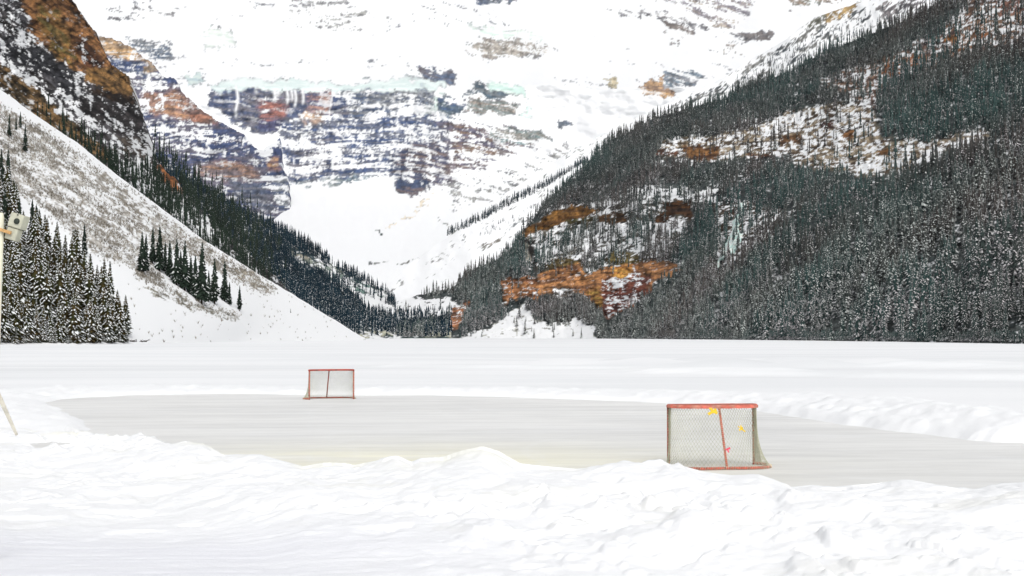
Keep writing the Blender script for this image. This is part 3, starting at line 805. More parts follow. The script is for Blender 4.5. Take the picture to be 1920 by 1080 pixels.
# --- right forest
x, y = RT.PX, RT.PY
wx = x + 14 * (fbm(x / 16, y / 16, 300, 3) - 0.5); wy = y + 14 * (fbm(x / 16, y / 16, 301, 3) - 0.5)
den = 1.0 - 0.25 * ss(0.45, 0.7, fbm(x / 40, y / 40, 302, 3))
for P, k, fe in [(P1, 0.07, 7), (P2, 0.30, 9), (P3, 0.55, 8), (PAP, 0.06, 4), (C1, 0, 3), (C2, 0.02, 3), (C2b, 0.05, 3), (C4, 0.0, 4), (C5, 0.03, 3), (C6, 0.0, 2), (C8, 0.05, 3),
                 ([(745, 556), (835, 552), (890, 575), (840, 596), (745, 600)], 0.03, 3),
                 ([(1150, 470), (1200, 488), (1160, 496), (1130, 490)], 0.1, 3),
                 ([(975, 436), (1005, 450), (1005, 505), (985, 500)], 0.15, 3),
                 ([(1340, 505), (1350, 470), (1364, 430), (1380, 385), (1398, 385), (1396, 450), (1375, 475), (1352, 508)], 0.0, 2),
                 ([(1180, 346), (1290, 346), (1300, 380), (1250, 384), (1190, 380)], 0.22, 6),
                 ([(1000, 440), (1060, 448), (1040, 492), (1008, 500)], 0.25, 6),
                 ([(1120, 446), (1210, 446), (1200, 482), (1120, 486)], 0.25, 6),
                 ([(1030, 486), (1092, 484), (1096, 512), (1040, 518)], 0.03, 3),
                 ([(1340, 380), (1400, 378), (1462, 395), (1460, 440), (1420, 462), (1380, 480), (1345, 500)], 0.35, 6),
                 ([(1230, 364), (1350, 346), (1372, 380), (1340, 400), (1296, 385)], 0.35, 8),
                 ([(1400, 430), (1440, 440), (1400, 470), (1375, 470)], 0.25, 5),
                 ([(1385, 330), (1400, 330), (1400, 385), (1386, 385)], 0.2, 3),
                 ([(1634, 150), (1642, 150), (1650, 300), (1640, 300)], 0.0, 2),
                 ([(1600, 320), (1620, 325), (1618, 345), (1606, 345)], 0.2, 4),
                 ([(1020, 400), (1060, 372), (1200, 355), (1290, 350), (1290, 366), (1120, 378)], 0.5, 6),
                 ([(1760, 60), (1960, -20), (1960, 60), (1790, 110)], 0.22, 8)]:
    m = inpoly(wx, wy, P, fe)
    if k < 0.2:
        for dy_ in ((6, 12, 18) if P is not PAP else ()): m = np.maximum(m, inpoly(wx, wy - dy_, P, fe))
    den = den * (1 - m) + k * m
den = den * (1 - 0.5 * ss(0.5, 0.62, fbm(x / 5, y / 40, 305, 3)))      # gullies running down
hR = 17.0
P, qx, qy = scatter(RT, den, hR, 70000, 21, spacing=0.10)
D = P[:, 1]
rs = np.random.RandomState(5)
H = hR * (.45 + .95 * rs.rand(len(P)) ** 1.1)
H *= np.where(D < 900, 1.0, 1.05)
low = (qy > 600)
print("right forest", len(P))
# the ones that show largest are individual trees
order = np.argsort(-(H / D) * (D < 700))
n_ind_right = 135
front = order[:0]
cand = np.nonzero((D < 640) & (qx < 1935) & (qy > 560))[0]
vis = cand[np.argsort(P[cand, 1])][:n_ind_right]
ind_right = [(tuple(P[i]), float(H[i]) * 0.85) for i in vis]
keep = np.ones(len(P), bool); keep[vis] = False
P, D, H, qx, qy = P[keep], D[keep], H[keep], qx[keep], qy[keep]
midp = [proto_tree(22, 8, 0.48, 0.13, s + 100, near=False) for s in range(5)]
lowp = [proto_tree(22, 8, 0.62, 0.14, s + 150, near=False) for s in range(4)]
farp = [proto_tree(10, 5, 0.45, 0.15, s + 200, near=False, core=4) for s in range(6)]
nearm = (D < 1000)
wet = rs.rand(len(D)) < 0.12 + 0.80 * ss(430, 640, qy) + 0.35 * (fbm(qx / 45, qy / 60, 777, 3) - 0.45)
sets = []
for m, pr in ((nearm & ~wet, midp), (nearm & wet, lowp), (~nearm & ~wet, farp), (~nearm & wet, lowp)):
    if m.any(): sets.append(bake(P[m], H[m], pr, 31))
rs = np.random.RandomState(15)
spx = rs.uniform(1125, 1990, 1500); spy = row_of(1.0, curve(rt_sh)(spx)) - rs.uniform(-1, 4, 1500)
dd = RT.depth_at(spx, spy); X, Y, Z = at(spx, spy, dd)
sets.append(bake(np.stack([X, Y, Z], -1), 5.0 * rs.uniform(.4, 1.3, 1500) * np.clip(dd / 900, .7, 1.6), [proto_tree(8, 5, 0.9, 0.32, s + 300, near=False) for s in range(3)], 39))
forest("conifer_forest", sets, [M_needle_far, M_frost], "dense dark snow-dusted conifer forest covering the right mountainside")

# --- valley and left forests
sets = []
x, y = VF.PX, VF.PY
den = 1.1 * ss(0.35, 0.5, fbm(x / 30, y / 30, 311, 3) + 0.2 * (y < 615)) * (y < 631)
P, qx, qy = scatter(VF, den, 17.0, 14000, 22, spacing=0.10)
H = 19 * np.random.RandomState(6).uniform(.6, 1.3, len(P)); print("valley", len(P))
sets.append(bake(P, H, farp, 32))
x, y = LV.PX, LV.PY
den = np.ones_like(x)
for PP, k in [([(540, 466), (570, 474), (619, 498), (655, 514), (640, 528), (600, 512), (560, 500)], 0.04),
              ([(600, 497), (722, 546), (732, 562), (706, 578), (654, 545), (620, 522)], 0.30),
              ([(654, 542), (712, 566), (742, 575), (742, 600), (690, 585)], 0.0),
              ([(355, 372), (420, 400), (500, 450), (480, 452), (400, 415)], 0.4),
              ([(300, 300), (420, 350), (420, 362), (300, 318)], 0.5)]:
    m = inpoly(x, y, PP, 4); den = den * (1 - m) + k * m
P, qx, qy = scatter(LV, den, 15.0, 20000, 23, spacing=0.11)
H = 16 * np.random.RandomState(7).uniform(.6, 1.3, len(P)); print("left valley", len(P))
sets.append(bake(P, H, [proto_tree(8, 4, 0.08, 0.13, s + 230, near=False, core=4) for s in range(5)], 33))
# strip of trees along the white shoulder
rs = np.random.RandomState(9)
px = rs.uniform(838, 1105, 420)
line = np.interp(px, [838, 890, 960, 1015, 1068, 1105], [438, 412, 374, 348, 318, 296])
py = line + rs.uniform(-2, 9, len(px)) * np.interp(px, [838, 900, 1000, 1105], [.5, 1.1, 1.0, .4])
dd = SH.depth_at(px, py)
X, Y, Z = at(px, py, dd)
sets.append(bake(np.stack([X, Y, Z], -1), 15 * rs.uniform(.5, 1.2, len(px)), farp, 34))
px = rs.uniform(900, 1012, 60); py = np.interp(px, [900, 1012], [436, 380]) + rs.uniform(0, 14, 60)
dd = SH.depth_at(px, py); X, Y, Z = at(px, py, dd)
sets.append(bake(np.stack([X, Y, Z], -1), 9 * rs.uniform(.5, 1.2, len(px)), farp, 35))
px = rs.uniform(1380, 1700, 260); py = np.interp(px, [1380, 1545, 1700], [170, 84, 22]) - rs.uniform(-10, 26, 260)
dd = SH.depth_at(px, py); X, Y, Z = at(px, py, dd)
sets.append(bake(np.stack([X, Y, Z], -1), 14 * rs.uniform(.4, 1.1, len(px)), farp, 36))
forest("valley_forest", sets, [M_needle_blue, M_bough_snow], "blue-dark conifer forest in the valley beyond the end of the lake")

# --- forest under the left cliffs
x, y = LC.PX, LC.PY
edge = np.interp(x, [0, 73, 147, 214, 253, 380, 480, 540], [167, 220, 269, 324, 353, 448, 511, 550])
den = np.where(x < 285, ss(-52, -5, y - edge) * ss(40, 200, x) * 0.8, 1.0 * ss(-140, -50, y - edge))
den = np.maximum(den, 0.9 * inpoly(x, y, [(285, 300), (345, 360), (520, 515), (520, 560), (340, 430), (240, 340)], 8))
den = den * (1 - inpoly(x, y, [(296, 306), (322, 328), (345, 352), (338, 362), (310, 352)], 3))
den = den * (0.45 + 0.55 * ss(0.35, 0.55, fbm(x / 20, y / 20, 333, 3))) * ss(545, 440, x)
P, qx, qy = scatter(LC, den, 13.0, 14000, 24, spacing=0.10)
H = 13 * np.random.RandomState(8).uniform(.6, 1.3, len(P)); print("left cliffs", len(P))
midd = [proto_tree(12, 5, 0.12, 0.12, s + 260, near=False) for s in range(5)]
o = forest("cliff_foot_forest", [bake(P, H, midd, 37)], [M_needle_dark, M_frost], "dark green conifers crowded along the foot of the left cliffs")

# ------------------------------------------------------------------ individual trees
protosN = {}
trunk_me = None


def trunk_mesh():
    mb = MB(); mb.tube([(0, 0, -0.03), (0.002, 0, .3), (0, 0.001, .6), (0, 0, .95)], [0.016, 0.011, 0.007, 0.002], 6)
    o = mb.build("trunk", M_bark, None, True); me = o.data; bpy.data.objects.remove(o); return me


trunk_me = trunk_mesh()


def crown_mesh(key, seed, levels, per, snow, rad, base, nm=None):
    V, T, M = proto_tree(levels, per, snow, rad, seed, near=True, core=6, base=base)
    o = mk("crown", V, T, [nm or M_needle_near, M_frost if nm else M_bough_snow], M); me = o.data; bpy.data.objects.remove(o); return me


CR = {
    'snowy': [crown_mesh('s', 400 + i, 30, 8, 0.75, 0.135, 0.03) for i in range(5)],
    'dark': [crown_mesh('d', 420 + i, 32, 7, 0.16, 0.105, 0.07, M_needle_dark) for i in range(5)],
    'young': [crown_mesh('y', 480 + i, 12, 8, 0.95, 0.17, 0.0) for i in range(3)],
    'right': [crown_mesh('r', 440 + i, 22, 7, 0.62, 0.120, 0.03, M_needle_far) for i in range(4)],
}


def tree(kind, pos, h, label, group, name="spruce_tree", fat=1.0):
    e = bpy.data.objects.new(name, None); e.empty_display_size = 0.5; link(e)
    e.location = pos; e.rotation_euler = (0, 0, random.uniform(0, 6.28)); e.scale = (h * fat, h * fat, h)
    tag(e, label, "tree", group)
    c = bpy.data.objects.new("crown", random.choice(CR[kind])); link(c, e)
    t = bpy.data.objects.new("trunk", trunk_me); link(t, e)
    return e


# stand of snowy spruces at the left shore
stand = [(-40, 642), (150, 640), (236, 640), (238, 628), (205, 590), (175, 545), (120, 500), (70, 470), (40, 430), (14, 400), (-40, 380)]
rs = np.random.RandomState(41); pts = []
tries = 0
while len(pts) < 118 and tries < 60000:
    tries += 1
    px, py = rs.uniform(-30, 240), rs.uniform(385, 642)
    if sdpoly(np.array([px]), np.array([py]), stand)[0] < 0: continue
    if all(((px - a) / 12) ** 2 + ((py - b) / 10) ** 2 > 1 for a, b in pts): pts.append((px, py))
pts += [(x + rs.uniform(-4, 4), 641) for x in range(-10, 236, 13)]
for px, py in pts:
    d = float(FN.depth_at(np.array([px]), np.array([py]))[0])
    hp = rs.uniform(82, 128) * (1.0 if px < 150 else np.interp(px, [150, 240], [1.0, 0.78]))
    if py > 638: hp *= 0.8
    topmost = np.interp(px, [0, 20, 40, 60, 85, 120, 150, 165, 182, 205, 225, 240], [285, 300, 372, 368, 398, 408, 420, 430, 440, 488, 535, 545])
    hp = min(hp, max(32, py - topmost - rs.uniform(0, 16)))
    tree('snowy' if py > 470 or rs.rand() < .5 else 'dark', at(px, py, d), hp * d / F, "snow-laden spruce in the dense stand on the left shore", "spruces of the left shore stand", fat=1.25)

special = [
    (2, 372, 96, "tall dark spruce at the left edge above the shore stand"),
    (14, 385, 108, "very tall dark spruce rising highest above the shore stand"),
    (47, 285, 54, "lone dark spruce high on the brushy slope at far left"),
    (17, 256, 44, "small dark spruce just below the cliffs at far left"),
    (38, 240, 32, "smallest dark spruce under the cliffs at far left"),
    (30, 244, 26, "thin dark spruce between two others under the left cliffs"),
    (158, 480, 62, "dark pointed spruce at the upper edge of the shore stand"),
    (206, 560, 72, "slim spruce standing above the right end of the shore stand"),
]
for k in range(34):
    px = -8 + k * 7.4 + rs.uniform(-2, 2); py = 643.5 - rs.uniform(0, 3) - (2 if px > 150 else 0)
    d = float(FN.depth_at(np.array([px]), np.array([py]))[0])
    tree('young', at(px, py, d), rs.uniform(14, 34) * d / F, "low snow-buried young spruce along the shore below the left stand", "young spruces on the left shore", "young_spruce", fat=1.5)
for px, py, hp, lb in special:
    d = float(FN.depth_at(np.array([px]), np.array([py]))[0])
    tree('dark', at(px, py, d), hp * d / F, lb, None, fat=1.1)

row = [(266, 512, 80, "first dark spruce at the left end of the row on the white fan"),
       (273, 508, 70, "spruce tucked behind the left end of the row on the white fan"),
       (286, 494, 70, "second spruce of the row on the white fan, with a slim spire"),
       (299, 508, 86, "tall slim spruce third in the row on the white fan"),
       (309, 510, 58, "short spruce fourth in the row on the white fan"),
       (318, 520, 72, "fifth spruce in the row on the white fan"),
       (331, 535, 90, "tall sixth spruce in the row on the white fan"),
       (339, 530, 62, "short spruce just right of the sixth in the row on the fan"),
       (346, 545, 96, "broad spruce in the middle of the row on the white fan"),
       (358, 552, 74, "mid-height spruce left of the tallest one in the row"),
       (366, 560, 84, "dark spruce touching the tallest one in the row on its left"),
       (378, 570, 118, "tallest spruce of the row on the white fan"),
       (391, 566, 60, "short spruce right of the tallest in the row"),
       (402, 570, 88, "spruce second from the right among the tall ones of the row"),
       (421, 566, 80, "last tall spruce toward the right end of the row"),
       (430, 572, 44, "low spruce between the last tall one and the isolated one"),
       (449, 582, 48, "isolated small spruce at the right end of the row on the fan")]
for px, py, hp, lb in row:
    d = float(FN.depth_at(np.array([px]), np.array([py]))[0])
    tree('dark', at(px, py, d), hp * d / F, lb, "row of spruces on the white fan", fat=1.25)

for p, h in ind_right:
    tree('right', p, h, "snow-dusted conifer at the front of the forest along the right shore", "conifers along the right shore", "fir_tree")

# sapling alone on the fan
px, py = 545, 587
d = float(FN.depth_at(np.array([px]), np.array([py]))[0])
tree('dark', at(px, py, d), 9 * d / F, "tiny lone sapling on the open white fan", None, "sapling")

# brush on the fan
def sprig(seed, n=9):
    r = random.Random(seed); V = []; T = []
    for k in range(n):
        a = r.uniform(0, 6.28); l = r.uniform(.3, .6); h = r.uniform(.5, 1); w = 0.05
        dx, dy = math.cos(a), math.sin(a); b = len(V)
        V += [(-dy * w, dx * w, 0), (dy * w, -dx * w, 0), (dx * l, dy * l, h)]
        T.append((b, b + 1, b + 2))
    return np.array(V, np.float32), np.array(T, np.int32), np.zeros(len(T), np.int32)


x, y = FN.PX, FN.PY
st = ss(0.42, 0.56, fbm((x * .82 + y * .57) / 60, (-x * .57 + y * .82) / 9, 410, 4, 0.6))
den = inpoly(x, y, brush_poly, 8) * (0.12 + 0.88 * st)
den = np.maximum(den, 0.8 * inpoly(x, y, [(385, 462), (440, 490), (512, 536), (520, 552), (490, 552), (440, 520)], 5))
den = np.maximum(den, 0.5 * inpoly(x, y, [(262, 500), (290, 520), (330, 545), (380, 568), (455, 590), (448, 604), (400, 592), (340, 575), (290, 545)], 6))
den = np.maximum(den, 0.02 * (y > 200))
P, qx, qy = scatter(FN, den, 1.5, 60000, 26, spacing=0.7)
H = 1.5 * np.random.RandomState(3).uniform(.5, 1.5, len(P)); print("brush", len(P))
Vb, Tb, Mb = bake(P, H, [sprig(s) for s in range(5)], 38)
o = mk("leafless_brush", Vb, Tb, M_twig, Mb); tag(o, "grey-brown leafless brush scattered over the left scree slope", "brush", kind="stuff")

# ------------------------------------------------------------------ lake, rink, snow banks
nu, nv = 620, 900
us = np.concatenate([np.linspace(-2.2, -0.46, 60), np.linspace(-0.455, 0.455, nu - 120), np.linspace(0.46, 2.2, 60)])
ys = np.concatenate([np.linspace(1.0, 7.9, 60), np.linspace(8.0, 34.0, 760), np.geomspace(34.08, 110, 240)[0:], np.geomspace(111, 3000, 100)])
U, Yg = np.meshgrid(us, ys)
Xg = U * Yg
cpx = 960 + F * U / (cp) * 1.0
# near bank
crest_y = curve([(-700, 800), (0, 802), (60, 806), (140, 806), (200, 815), (230, 824), (262, 814), (300, 822), (322, 832), (350, 826), (385, 832), (420, 852), (450, 851), (490, 851), (520, 860), (570, 873), (610, 866),
                 (650, 867), (665, 871), (700, 864), (745, 853), (772, 865), (790, 858), (830, 856), (870, 843), (905, 836), (935, 845), (975, 868), (1010, 872), (1080, 878), (1120, 874), (1165, 865), (1230, 870),
                 (1270, 870), (1320, 884), (1370, 890), (1420, 888), (1450, 898), (1482, 912), (1520, 908), (1560, 912), (1600, 908), (1640, 905), (1690, 898), (1730, 904), (1780, 912), (1820, 916), (1870, 910), (1920, 905), (2700, 905)])
crest_D = curve([(-700, 40), (0, 36), (140, 34), (200, 33), (300, 29), (420, 26), (570, 23), (900, 21.5), (1240, 21), (1480, 19.5), (1920, 19), (2700, 19)])
cd = crest_D(cpx)
ch = CAMZ - (crest_y(cpx) - 631.0) * cd / F
s_ = (Yg - cd)
foot = cd + np.maximum(1.2, ch * 2.6)
sm = sum(CAMZ - (crest_y(cpx + dx_) - 631.0) * cd / F for dx_ in np.linspace(-170, 170, 13)) / 13
ch0 = ch
ch = sm + (ch - sm) * np.exp(-(s_ / 1.3) ** 2)
fr = np.exp(-np.maximum(-s_, 0) ** 2 / (2 * 9.0 ** 2))
wxx = Xg + 0.5 * (vn(Xg / .7, Yg / .7, 505) - .5); wyy = 0.55 * Yg + 0.4 * (vn(Xg / .7, Yg / .7, 506) - .5)
lump = fbm(wxx / 1.7, wyy / 1.5, 500, 4) - 0.5
clod = -(ridged(wxx / 0.75, wyy / 0.6, 510, 4, 0.6) - 0.5) + 0.5 * (np.abs(vn(wxx / .3, wyy / .3, 511) - .5) - .25)
fine = fbm(Xg / 0.16, Yg / 0.16, 520, 3, 0.6) - 0.5
base_z = 0.10 + 0.12 * ss(16, 8, Yg)
body = base_z + (ch - base_z) * np.where(s_ < 0, ss(-9.5, 0, s_) ** 0.7, 1)
body = np.where(s_ > 0, ch * (1 - ss(0, 1, s_ / (foot - cd))) - 0.12 * ss(0.7, 1.0, s_ / (foot - cd)), body)
rough = (0.45 + 0.55 * ss(-9, -3, s_)) * (1 - 0.9 * ss(0.0, 1.0, s_ / (foot - cd) - .1))
left_path = ss(2, -3.5, Xg + 0.0 * Yg) * ss(18.5, 15.5, Yg + 0.15 * (Xg + 4))
rough = rough * (1 - 0.85 * left_path)
near_amt = np.exp(-(s_ / 1.2) ** 2)
bankz = body + lump * (0.50 * rough) * (1 - 0.75 * near_amt) + clod * 0.075 * rough * (1 - 0.3 * near_amt) + fine * (0.035 * rough + 0.008)
w1, r1 = worley(wxx / 0.55, wyy / 0.5, 520)
w2, r2 = worley(wxx / 0.24 + 3, wyy / 0.22, 522)
zone = ss(0.42, 0.56, vn(Xg / 2.4, Yg / 1.6, 543)) * rough
bankz = bankz + zone * (0.10 * ss(0.45, 0.25, w1) * (r1 > 0.45) * (0.4 + 0.6 * r1) + 0.045 * ss(0.42, 0.2, w2) * (r2 > 0.5))
pits, rp = worley(Xg / 0.9, Yg / 0.8, 525)
bankz = bankz - 0.09 * rough * ss(0.26, 0.12, pits) * (rp > 0.72)
# hollows and clods like shovelled snow
cell = ss(0.55, 0.75, vn(Xg / 0.8, Yg / 0.9, 540)) * ss(0.5, 0.6, vn(Xg / 3, Yg / 3, 541))
bankz = bankz - 0.10 * cell * rough
bankz = np.where(left_path > 0.5, bankz + 0.02 * (fbm(Xg / 1.5, Yg / 0.12, 530, 3) - .5), bankz)
# rink outline in plan
def gp(px, py):
    D = 1.0 / ((py - 631.0) / (F * CAMZ)); return ((px - 960) / F * D, D)


rink_px = [(84, 755), (110, 750), (150, 746), (250, 741), (420, 738), (620, 741), (800, 741), (900, 743), (1050, 748), (1180, 752), (1300, 760), (1420, 771), (1500, 783), (1560, 794), (1640, 803), (1720, 813),
           (1800, 824), (1860, 829), (1990, 832), (2300, 836)]
rink = [gp(*p) for p in rink_px] + [(20, 15), (3, 17), (-2.5, 20), (-5.4, 24), (-8.2, 31), (-11, 36), (-12.8, 41), (-15.4, 47)]
wX = Xg + 0.5 * (fbm(Xg / 1.2, Yg / 1.2, 550, 4) - 0.5); wY = Yg + 0.8 * (fbm(Xg / 2.0, Yg / 1.5, 551, 4) - 0.5)
far = Yg > 24
sd = np.full(Xg.shape, -50.0)
mk_ = (Yg > 14) & (Yg < 75) & (np.abs(Xg) < 30)
sd[mk_] = sdpoly(wX[mk_], wY[mk_], rink)
fieldz = 0.04 + 0.10 * (fbm(Xg / 14, Yg / 9, 560, 4) - 0.4) * ss(60, 300, Yg) * 0 + 0.05 * (fbm(Xg / 2.0, Yg / 2.0, 561, 5) - .5) * ss(300, 60, Yg)
ridge = np.exp(-((sd + 2.6) / 2.4) ** 2) * (0.16 + 0.30 * ss(2, 14, Xg) * ss(62, 40, Yg) + 0.14 * (fbm(Xg / 3, Yg / 3, 562, 3)))
ridge2 = 0.30 * np.exp(-((sd + 6) / 3.0) ** 2) * fbm(Xg / 4, Yg / 4, 563, 4) * ss(80, 55, Yg)
wq, rq = worley(Xg / 0.7, Yg / 0.8, 567)
rclod = ((fbm(Xg / 0.7, Yg / 1.6, 564, 4, 0.65) - 0.5) * 0.20 + 0.05 * ss(.5, .2, wq) * (rq > .5)) * ss(-12, -2, sd) * ss(0.4, -0.8, sd)
farz = fieldz + ridge + ridge2 + rclod
farz = np.where(sd > -0.6, farz * ss(0.3, -0.6, sd) - 0.12 * ss(-0.4, 0.3, sd), farz)
# ploughed tracks across the lake
for (pa, pb, hgt, wd) in [((1000, 682), (1960, 693), .35, 2.0), ((1150, 676), (1960, 684), .3, 2.0), ((300, 677), (1250, 679), .2, 2.0), ((0, 672), (900, 670), .12, 3.0), ((1200, 700), (1960, 716), .25, 1.2), ((700, 690), (1500, 696), .18, 1.5)]:
    A = gp(*pa); B = gp(*pb)
    ex, ey = B[0] - A[0], B[1] - A[1]; Ln = math.hypot(ex, ey)
    t = ((Xg - A[0]) * ex + (Yg - A[1]) * ey) / Ln ** 2
    dist = np.abs((Xg - A[0]) * ey - (Yg - A[1]) * ex) / Ln
    farz = farz + 1.5 * hgt * np.exp(-(dist / wd) ** 2) * ss(-0.05, 0.05, t) * ss(1.05, 0.95, t) * (0.5 + fbm(Xg / 15, Yg / 15, 570, 3))
Zg = np.where(s_ < 0, bankz, np.maximum(bankz, np.where(sd > -0.6, farz, farz * ss(0, 4, s_ / (foot - cd) + 0.0) )))
Zg = np.where((s_ >= 0) & (sd > 0.3), np.where(s_ < (foot - cd), np.maximum(body, -0.12), -0.12), Zg)
Zg = np.where(Yg > 1200, -0.05, Zg)
SN = np.array([0.86, 0.87, 0.88])
C = np.zeros(Xg.shape + (3,)) + SN
# old grey snow on the lake, cleaner ridges
band = fbm(Xg / 60, Yg / 14, 580, 4, 0.6)
grey = ss(0.38, 0.62, band) * ss(30, 70, Yg)
C = C * (1 - 0.06 * grey[..., None] * np.array([1.1, 1.0, 0.95]))
trk = ss(0.60, 0.72, fbm(Xg / 90 + Yg / 400, Yg / 3.5, 583, 4, 0.7)) * ss(60, 100, Yg)
C = C * (1 - 0.05 * trk[..., None])
dirt = ss(0.56, 0.72, fbm(Xg / 0.9, Yg / 0.9, 590, 5, 0.65)) * rough
C = C * (1 - dirt[..., None] * np.array([0.03, 0.035, 0.06]))
yel = np.exp(-((s_ - .2) / 0.8) ** 2) * (Xg < 0) * ss(0.4, 0.6, fbm(Xg / 1.5, Yg, 595, 3))
C = C * (1 - yel[..., None] * np.array([0.0, 0.01, 0.08]))
pth = left_path[..., None] * (0.05 + 0.05 * fbm(Xg / 2.0, Yg / 0.2, 597, 3)[..., None])
C = C * (1 - pth * np.array([1.0, 1.0, 0.6]))
o = mk("lake_snow", np.stack([Xg, Yg, Zg], -1).reshape(-1, 3), grid_faces(len(ys), nu), M_snow, col=C.reshape(-1, 3), smooth=True)
tag(o, "snow covering the frozen lake and heaped in banks round the rink", "snow", kind="structure")

# rink ice
ix = np.linspace(-24, 22, 460); iy = np.concatenate([np.linspace(15, 66, 480)])
IX, IY = np.meshgrid(ix, iy)
z = 0.0 + 0.004 * (fbm(IX / 1.5, IY / 0.5, 600, 3) - .5)
ic = np.zeros(IX.shape + (3,)) + np.array([0.755, 0.755, 0.74])
sc_ = fbm((IX + 0.35 * IY) / 7.0, (IY - 0.1 * IX) / 0.8, 610, 5, 0.6)
sc2 = fbm((IX + IY) / 1.2, IY / 0.3, 611, 4, 0.7)
cl = fbm(IX / 5, IY / 4, 612, 4)
ic = ic * (0.86 + 0.28 * sc_)[..., None] * (0.91 + 0.18 * sc2)[..., None] * (0.93 + 0.14 * cl)[..., None]
yl = np.exp(-(((IX + 2.0) / 5.5) ** 2 + ((IY - 27) / 5.0) ** 2)) * (0.5 + 0.8 * fbm(IX / 1.5, IY / 1.0, 613, 4))
ic = ic * (1 + np.clip(yl, 0, 1)[..., None] * np.array([0.10, 0.07, -0.14]))
snowdust = ss(0.52, 0.78, fbm(IX / 5.0, IY / 1.6, 614, 6, 0.75)) * 0.40
scr = 0
rsi = np.random.RandomState(77)
for q_ in range(170):
    cx_, cy_ = rsi.uniform(-20, 16), rsi.uniform(18, 60); rad_ = rsi.uniform(3, 16); a0_ = rsi.uniform(0, 6.28)
    dd_ = np.abs(np.hypot(IX - cx_, IY - cy_) - rad_); an_ = np.arctan2(IY - cy_, IX - cx_)
    scr = scr + rsi.uniform(.3, 1) * np.exp(-(dd_ / 0.07) ** 2) * ss(0.75, 0.95, np.cos(an_ - a0_))
snowdust = np.clip(snowdust + 0.35 * np.clip(scr, 0, 1), 0, 1)
ic = ic * (1 - 0.5 * snowdust[..., None]) + SN * 0.5 * snowdust[..., None]
o = mk("rink_ice", np.stack([IX, IY, z], -1).reshape(-1, 3), grid_faces(len(iy), len(ix)), M_ice, col=ic.reshape(-1, 3), smooth=True)
tag(o, "grey skating rink ice cleared of snow", "ice", kind="structure")

# ground under and around everything
s = 12000
gv = [(-s, -s, -0.3), (s, -s, -0.3), (s, s, -0.3), (-s, s, -0.3)]
o = mk("ground", gv, [(0, 1, 2, 3)], M_snow, col=np.tile(SN, (4, 1))); tag(o, "snow-covered ground stretching beyond the lake", "ground", kind="structure")

# ------------------------------------------------------------------ hockey goals
M_red = mat("red_painted_steel", (0.46, 0.055, 0.028), 0.6, 0.3, noise=(18.0, (0.14, 0.035, 0.02), 0.48, 0.6))
M_pad = mat("faded_red_pad", (0.56, 0.14, 0.10), 0.7, 0.3, noise=(7.0, (0.50, 0.22, 0.16), 0.45, 0.6), var=(9.0, 0.3))
M_lace = mat("white_lacing_cord", (0.62, 0.55, 0.42), 0.9, 0.1, var=(20, 0.3))
M_net = mat("weathered_white_netting", (0.46, 0.46, 0.35), 0.9, 0.1, var=(5, 0.2))
M_net_old = mat("cream_netting", (0.50, 0.51, 0.39), 0.9, 0.1, var=(5, 0.2))
M_yellow = mat("yellow_tape", (0.72, 0.50, 0.03), 0.6, 0.3, var=(30, 0.2))
M_cerise = mat("pink_red_tape", (0.72, 0.06, 0.12), 0.6, 0.3)


def catmull(P, n):
    P = [Vector(p) for p in P]; out = []
    for i in range(len(P) - 1):
        p0 = P[max(i - 1, 0)]; p1 = P[i]; p2 = P[i + 1]; p3 = P[min(i + 2, len(P) - 1)]
        for k in range(n):
            t = k / n
            out.append(0.5 * ((2 * p1) + (-p0 + p2) * t + (2 * p0 - 5 * p1 + 4 * p2 - p3) * t * t + (-p0 + 3 * p1 - 3 * p2 + p3) * t ** 3))
    out.append(P[-1]); return out


